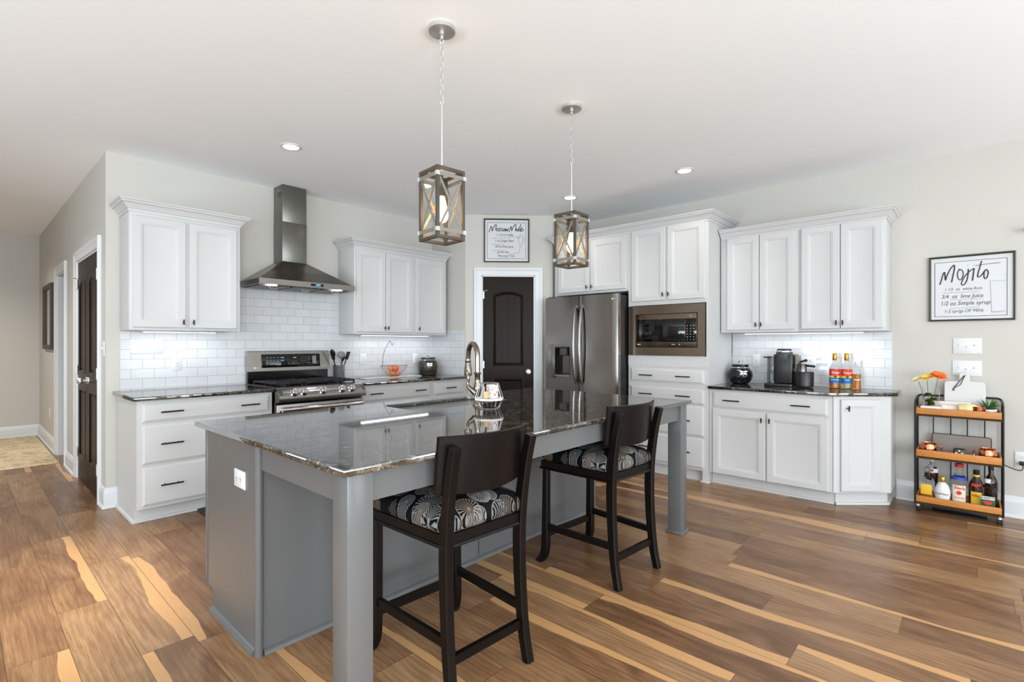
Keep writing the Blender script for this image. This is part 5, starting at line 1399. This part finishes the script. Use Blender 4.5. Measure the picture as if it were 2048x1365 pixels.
def blossom(label, base, head, R, mat, centre, tilt, n=22, layers=2):
    f = thing('artificial_flower', label, 'flower', base, 0, 'flowers in the cart vase')
    H_ = Vector(head) - Vector(base)
    MB().tube([(0, 0, 0), tuple(H_ * 0.6 + Vector((0.004, 0, 0))), tuple(H_)], 0.002, 6).build('stem', 'leaf_green', f)
    mt = Matrix.Translation(H_) @ Matrix.Rotation(tilt[0], 4, 'X') @ Matrix.Rotation(tilt[1], 4, 'Y'); m = MB()
    for ly in range(layers):
        for k in range(n):
            a = 2 * PI * (k + 0.5 * ly) / n; rr_ = R * (1 - 0.2 * ly) * random.uniform(0.88, 1.05); wd = R * 0.22
            dr = Vector((math.cos(a), math.sin(a), 0)); sd = Vector((-math.sin(a), math.cos(a), 0)) * wd / 2
            z_ = lambda q_: 0.10 * R * math.sin(q_ * 2.6) + ly * 0.003 + (ly * 0.25) * R * q_
            L_ = []
            for q_, w_ in ((0.12, 0.5), (0.5, 1.0), (0.82, 0.95), (1.0, 0.3)):
                c_ = dr * rr_ * q_ + Vector((0, 0, z_(q_))); L_.append([mt @ (c_ - sd * w_), mt @ (c_ + sd * w_), mt @ (c_ + sd * w_ + Vector((0, 0, 0.001))), mt @ (c_ - sd * w_ + Vector((0, 0, 0.001)))])
            m.loft(L_)
    m.build('petals', mat, f, smooth=70)
    MB().ball((0, 0, 0.1), R * 0.2, 12, 8, (1, 1, 0.5)).xf(mt @ Matrix.Translation((0, 0, -0.1 + 0.006))).build('flower_centre', centre, f)
vb = Vector(cl(0.080, 0.115, TT + 0.01))
blossom('orange gerbera bloom in the cart vase', tuple(vb), tuple(vb + Vector((-0.025, -0.045, 0.275))), 0.058, 'petal_orange', 'moss_green', (0.35, -0.35))
blossom('cream and yellow bloom in the cart vase, in the middle', tuple(vb + Vector((0.003, 0.008, 0))), tuple(vb + Vector((-0.03, 0.022, 0.262))), 0.045, 'petal_yellow', 'petal_cream', (-0.3, -0.4))
blossom('white bloom at the left of the cart vase', tuple(vb + Vector((0.0, 0.012, 0))), tuple(vb + Vector((-0.02, 0.075, 0.245))), 0.045, 'petal_cream', 'petal_yellow', (-0.6, -0.3))
tag(MB().box(0, 0.125, 0, 0.07, 0, 0.060, 0.012, 3).xf(Matrix.Translation(cl(0.020, 0.012, TT)) @ Matrix.Rotation(RW, 4, 'Z')).build('folded_napkin', 'pot_white'), 'white folded napkin before the vase on the cart top', 'napkin')
# marble board leaning on the back frame
t = thing('cutting_board', 'white marble cutting board with strap leaning on the wall behind the cart', 'cutting board', cl(0.155, 0.205, TT + 0.001), RW)
lean = Matrix.Rotation(-0.17, 4, 'X') @ Matrix.Rotation(PI / 2, 4, 'X')
bo = [(0.0, 0.0), (0.235, 0.0), (0.235, 0.225)] + [(0.215 + 0.02 * math.cos(a), 0.225 + 0.02 * math.sin(a)) for a in (0.5, 1.0, 1.5)] + [(0.152, 0.248), (0.147, 0.255), (0.147, 0.300), (0.138, 0.310), (0.096, 0.310), (0.087, 0.300), (0.087, 0.255), (0.082, 0.248)] + [(0.02 - 0.02 * math.cos(a), 0.225 + 0.02 * math.sin(a)) for a in (1.5, 1.0, 0.5)] + [(0.0, 0.225)]
hole = [(0.117 + 0.007 * math.cos(-2 * PI * k / 14), 0.288 + 0.007 * math.sin(-2 * PI * k / 14)) for k in range(14)]
curve_solid('board', [bo, hole], 0.012, 0.003, 'marble', t, rot=lean, loc=(0, 0.006, 0.001))
sl = lambda x, z_, o_=0.011: lean @ Vector((x, z_, o_)) + Vector((0, 0.006, 0.001))
MB().tube([sl(0.117, 0.288, 0.0), sl(0.112, 0.285), sl(0.085, 0.240), sl(0.055, 0.190), sl(0.050, 0.172)], 0.0028, 6).tube([sl(0.117, 0.288, 0.0), sl(0.115, 0.280), sl(0.095, 0.220), sl(0.055, 0.188), sl(0.058, 0.172)], 0.0028, 6).build('leather_strap', 'leather', t)
tag(MB().box(0.10, 0.31, 0.125, 0.15, 0, 0.095, 0.002).xf(Matrix.Translation(cl(0, 0, TT)) @ Matrix.Rotation(RW, 4, 'Z')).build('stationery_box', 'pink_box'), 'long pale pink box behind the gold packet on the cart top', 'box')
t = thing('name_card', 'small pale card with scalloped edge on the cart top', 'card', cl(0.145, 0.060, TT + 0.001), RW)
cp_ = rrect(0, 0.100, 0, 0.075, 0.012, 4); curve_solid('card', [cp_], 0.004, 0.0008, 'pink_box', t, rot=Matrix.Rotation(PI / 2 - 0.12, 4, 'X'), loc=(0, 0.004, 0))
m = MB(); m.tube([(x * 0.88 + 0.006, -0.0005 + z_ * 0.12, z_ * 0.86 + 0.007) for x, z_ in cp_], 0.0007, 5, closed=True); m.build('border', 'copper', t)
MB().box(0.028, 0.072, 0.0005, 0.002, 0.036, 0.039).build('printed_line', 'copper', t)
tag(MB().box(0, 0.092, 0, 0.022, 0, 0.092, 0.0015).xf(Matrix.Translation(cl(0.240, 0.030, TT)) @ Matrix.Rotation(RW, 4, 'Z')).build('gift_packet', 'gold_foil'), 'gold foil packet standing at the front of the cart top', 'packet')
t = thing('potted_succulent', 'spiky green plant in white pot on the cart top', 'plant', cl(0.405, 0.140, TT), RW)
MB().lathe([(0, 0), (0.036, 0), (0.042, 0.010), (0.045, 0.050), (0.042, 0.056), (0.038, 0.050), (0, 0.048)], seg=28).build('pot', 'pot_white', t, smooth=50)
m = MB(); random.seed(11); leafy(m, (0, 0, 0.045), 46, 0.004, 0.105, 0.013, 0.75, 0.12); m.build('leaves', 'leaf_green', t)
t = thing('copper_cup', 'small copper cup beside the spiky plant on the cart top', 'cup', cl(0.350, 0.052, TT), RW)
MB().lathe([(0, 0), (0.022, 0), (0.033, 0.018), (0.037, 0.048), (0.039, 0.078), (0.037, 0.078), (0.034, 0.048), (0.030, 0.020), (0, 0.006)], seg=28).build('bowl', 'copper', t, smooth=60)
tag(MB().cyl((-0.034, 0, 0.021), (0.034, 0, 0.021), 0.021, 20).xf(Matrix.Translation(cl(0.425, 0.034, TT)) @ Matrix.Rotation(RW, 4, 'Z')).build('rolled_towel', 'pot_white'), 'white rolled towel at the right front of the cart top', 'towel')
# middle tray
def mug(label, loc, rz):
    t = thing('copper_mug', label, 'mug', loc, rz, 'copper mugs on the middle tray')
    MB().lathe([(0, 0), (0.030, 0), (0.045, 0.018), (0.052, 0.048), (0.049, 0.078), (0.043, 0.090), (0.046, 0.099), (0.0445, 0.099), (0.0415, 0.090), (0.047, 0.076), (0.049, 0.048), (0.042, 0.020), (0, 0.006)], seg=32).build('bowl', 'copper', t, smooth=60)
    MB().tube(smooth_path([(0.046, 0, 0.078), (0.068, 0, 0.080), (0.076, 0, 0.055), (0.064, 0, 0.030), (0.048, 0, 0.030)], 5), 0.003, 8).build('handle', 'copper', t)
mug('hammered copper mug at the left of the middle cart tray', cl(0.070, 0.066, TM), 0.0 - PI / 2 + 0.2)
mug('hammered copper mug at the right of the middle cart tray', cl(0.398, 0.066, TM), PI / 2)
t = thing('wire_screen', 'grey mesh panel with black rim leaning on the middle cart tray', 'panel', cl(0.085, 0.215, TM + 0.002), RW)
pl = rrect(0, 0.335, 0, 0.150, 0.010, 3); ln = Matrix.Rotation(-0.18, 4, 'X') @ Matrix.Rotation(PI / 2, 4, 'X')
curve_solid('panel', [pl], 0.003, 0.0005, 'mesh_grey', t, rot=ln, loc=(0, 0, 0.001))
MB().tube([ln @ Vector((x, z_, 0)) + Vector((0, 0, 0.001)) for x, z_ in pl], 0.0028, 6, closed=True).build('rim', 'black_metal', t)
t = thing('wooden_die', 'large dark die with pale dots in the middle of the cart', 'die', cl(0.245, 0.045, TM + 0.001), RW)
MB().box(-0.034, 0.034, -0.034, 0.034, 0, 0.080, 0.008).build('cube', 'black_plastic', t)
m = MB()
for x in (-0.016, 0.016):
    for z_ in (0.034, 0.052): m.ball((x, -0.034, z_), 0.0065, 10, 6, (1, 0.2, 0.7))
m.ball((0, -0.034, 0.068), 0.007, 10, 6, (1, 0.2, 0.7))
m.build('dots', 'petal_cream', t)
# bottom tray bottles
G = 'bottles on the bottom tray of the bar cart'
def rect_label(parent, w, z0, z1, y_, mat, x=0): return MB().box(x - w / 2, x + w / 2, -y_ - 0.0012, -y_ - 0.0002, z0, z1, 0.0003).build('label', mat, parent)
t = bottle('liquor_bottle', 'clear square bottle with yellow label and glass stopper, leftmost in front', 'bottle', cl(0.060, 0.085, TB), RW - 0.1, [(0, 0), (0.040, 0), (0.043, 0.004), (0.043, 0.14), (0.036, 0.165), (0.018, 0.185), (0.016, 0.215), (0, 0.215)], 'glass', 'amber', [(0, 0.004), (0.039, 0.006), (0.039, 0.05), (0, 0.051)],
           [(0.016, 0.214), (0.022, 0.218), (0.024, 0.235), (0.018, 0.252), (0, 0.254)], 'glass_grey', G, (0.043, 0.034, 0.043))
rect_label(t, 0.066, 0.052, 0.128, 0.0345, 'label_yellow')
t = bottle('liquor_bottle', 'bottle with dark and white patterned label behind the yellow-label bottle', 'bottle', cl(0.085, 0.185, TB), RW, [(0, 0), (0.036, 0), (0.038, 0.004), (0.038, 0.225), (0.030, 0.245), (0.014, 0.265), (0.013, 0.300), (0, 0.300)], 'glass', None, None,
           [(0.014, 0.285), (0.0155, 0.287), (0.0155, 0.315), (0, 0.316)], 'label_white', G)
wrap_label(t, 0.0385, 0.205, 0.235, -1.2, 1.2, 'label_white'); wrap_label(t, 0.0385, 0.14, 0.20, -1.2, 1.2, 'dark_bottle'); 
MB().ball((0, -0.0405, 0.222), 0.012, 14, 6, (1, 0.15, 0.8)).build('emblem', 'label_red', t)
t = bottle('cream_liqueur_bottle', 'white rounded bottle with gold cap on the bottom cart tray', 'bottle', cl(0.150, 0.060, TB), RW - 0.05, [(0, 0), (0.034, 0), (0.038, 0.006), (0.047, 0.075), (0.045, 0.105), (0.034, 0.140), (0.018, 0.160), (0.015, 0.172), (0, 0.172)], 'label_white', None, None,
           [(0.0175, 0.162), (0.0185, 0.164), (0.0185, 0.200), (0.016, 0.203), (0, 0.203)], 'gold_cap', G)
flat_text(t, 'RumChata', 0.082, 0.020, 0.0465, mat='ink', sx=0.85)
t = bottle('vodka_bottle', 'large clear bottle with red stopper and cream label', 'bottle', cl(0.243, 0.125, TB), RW, [(0, 0), (0.050, 0), (0.053, 0.005), (0.053, 0.155), (0.047, 0.185), (0.026, 0.225), (0.018, 0.245), (0.018, 0.285), (0, 0.285)], 'glass', None, None,
           [(0.018, 0.275), (0.026, 0.278), (0.026, 0.300), (0.022, 0.304), (0, 0.304)], 'red_plastic', G)
wrap_label(t, 0.0535, 0.020, 0.150, -0.75, 0.75, 'label_cream')
m = MB(); m.lathe([(0.038, 0.205), (0.047, 0.186), (0.0475, 0.186), (0.0385, 0.206)], seg=28, cap=False); m.build('neck_label', 'label_bluecap', t)
flat_text(t, "Tito's", 0.130, 0.028, 0.0545, mat='label_red', shear=0.2, bold=0.0006); flat_text(t, 'Handmade', 0.06, 0.014, 0.0545, mat='label_red', shear=0.2)
MB().lathe([(0, 0), (0.015, 0), (0.015, 0.001), (0, 0.001)], seg=20, mat=Matrix.Translation((0, -0.0545, 0.095)) @ Matrix.Rotation(PI / 2, 4, 'X')).build('emblem', 'label_red', t)
t = bottle('coffee_liqueur_bottle', 'dark brown bottle with yellow label and black cap', 'bottle', cl(0.338, 0.112, TB), RW, [(0, 0), (0.038, 0), (0.042, 0.005), (0.043, 0.150), (0.038, 0.180), (0.019, 0.215), (0.016, 0.245), (0, 0.245)], 'dark_bottle', None, None,
           [(0.017, 0.240), (0.0185, 0.243), (0.0185, 0.272), (0, 0.274)], 'black_plastic', G)
wrap_label(t, 0.0435, 0.020, 0.120, -0.75, 0.75, 'label_yellow'); wrap_label(t, 0.0415, 0.160, 0.178, -0.7, 0.7, 'label_red')
MB().lathe([(0.0175, 0.225), (0.019, 0.227), (0.019, 0.240), (0.0175, 0.241)], seg=20).build('neck_band', 'label_yellow', t)
flat_text(t, 'Kahlua', 0.095, 0.020, 0.0445, mat='label_red', bold=0.0005, x=-0.004, sx=0.7)
t = bottle('vodka_bottle', 'clear flask with dark label showing a watermelon slice', 'bottle', cl(0.398, 0.041, TB), RW, [(0, 0), (0.044, 0), (0.048, 0.005), (0.048, 0.140), (0.040, 0.168), (0.018, 0.190), (0.015, 0.215), (0, 0.215)], 'glass', None, None,
           [(0.016, 0.205), (0.017, 0.207), (0.017, 0.232), (0, 0.233)], 'label_white', G, (0.048, 0.028, 0.048))
lb = rect_label(t, 0.078, 0.045, 0.115, 0.0285, 'label_green'); MB().box(-0.036, 0.036, -0.0308, -0.0296, 0.090, 0.112).build('banner', 'label_white', lb)
text_part('lettering', "BURNETT'S", 0, -0.0312, 0.101, 0.014, 'ink', lb, bold=0.0004)
m = MB(); arc = [(0.024 * math.cos(a), 0.078 + 0.024 * math.sin(a)) for a in [PI + PI * k / 12 for k in range(13)]]
m.loft([[(x, y_, z_) for x, z_ in arc] for y_ in (-0.0312, -0.0298)]); m.build('melon_slice', 'label_red', lb)
t = bottle('wine_bottle', 'tall dark bottle at the back right of the bottom cart tray', 'bottle', cl(0.418, 0.195, TB), RW, [(0, 0), (0.034, 0), (0.037, 0.005), (0.037, 0.180), (0.028, 0.215), (0.015, 0.240), (0.014, 0.300), (0, 0.300)], 'dark_bottle', None, None,
           [(0.0145, 0.270), (0.0165, 0.272), (0.0165, 0.306), (0, 0.307)], 'black_plastic', G)
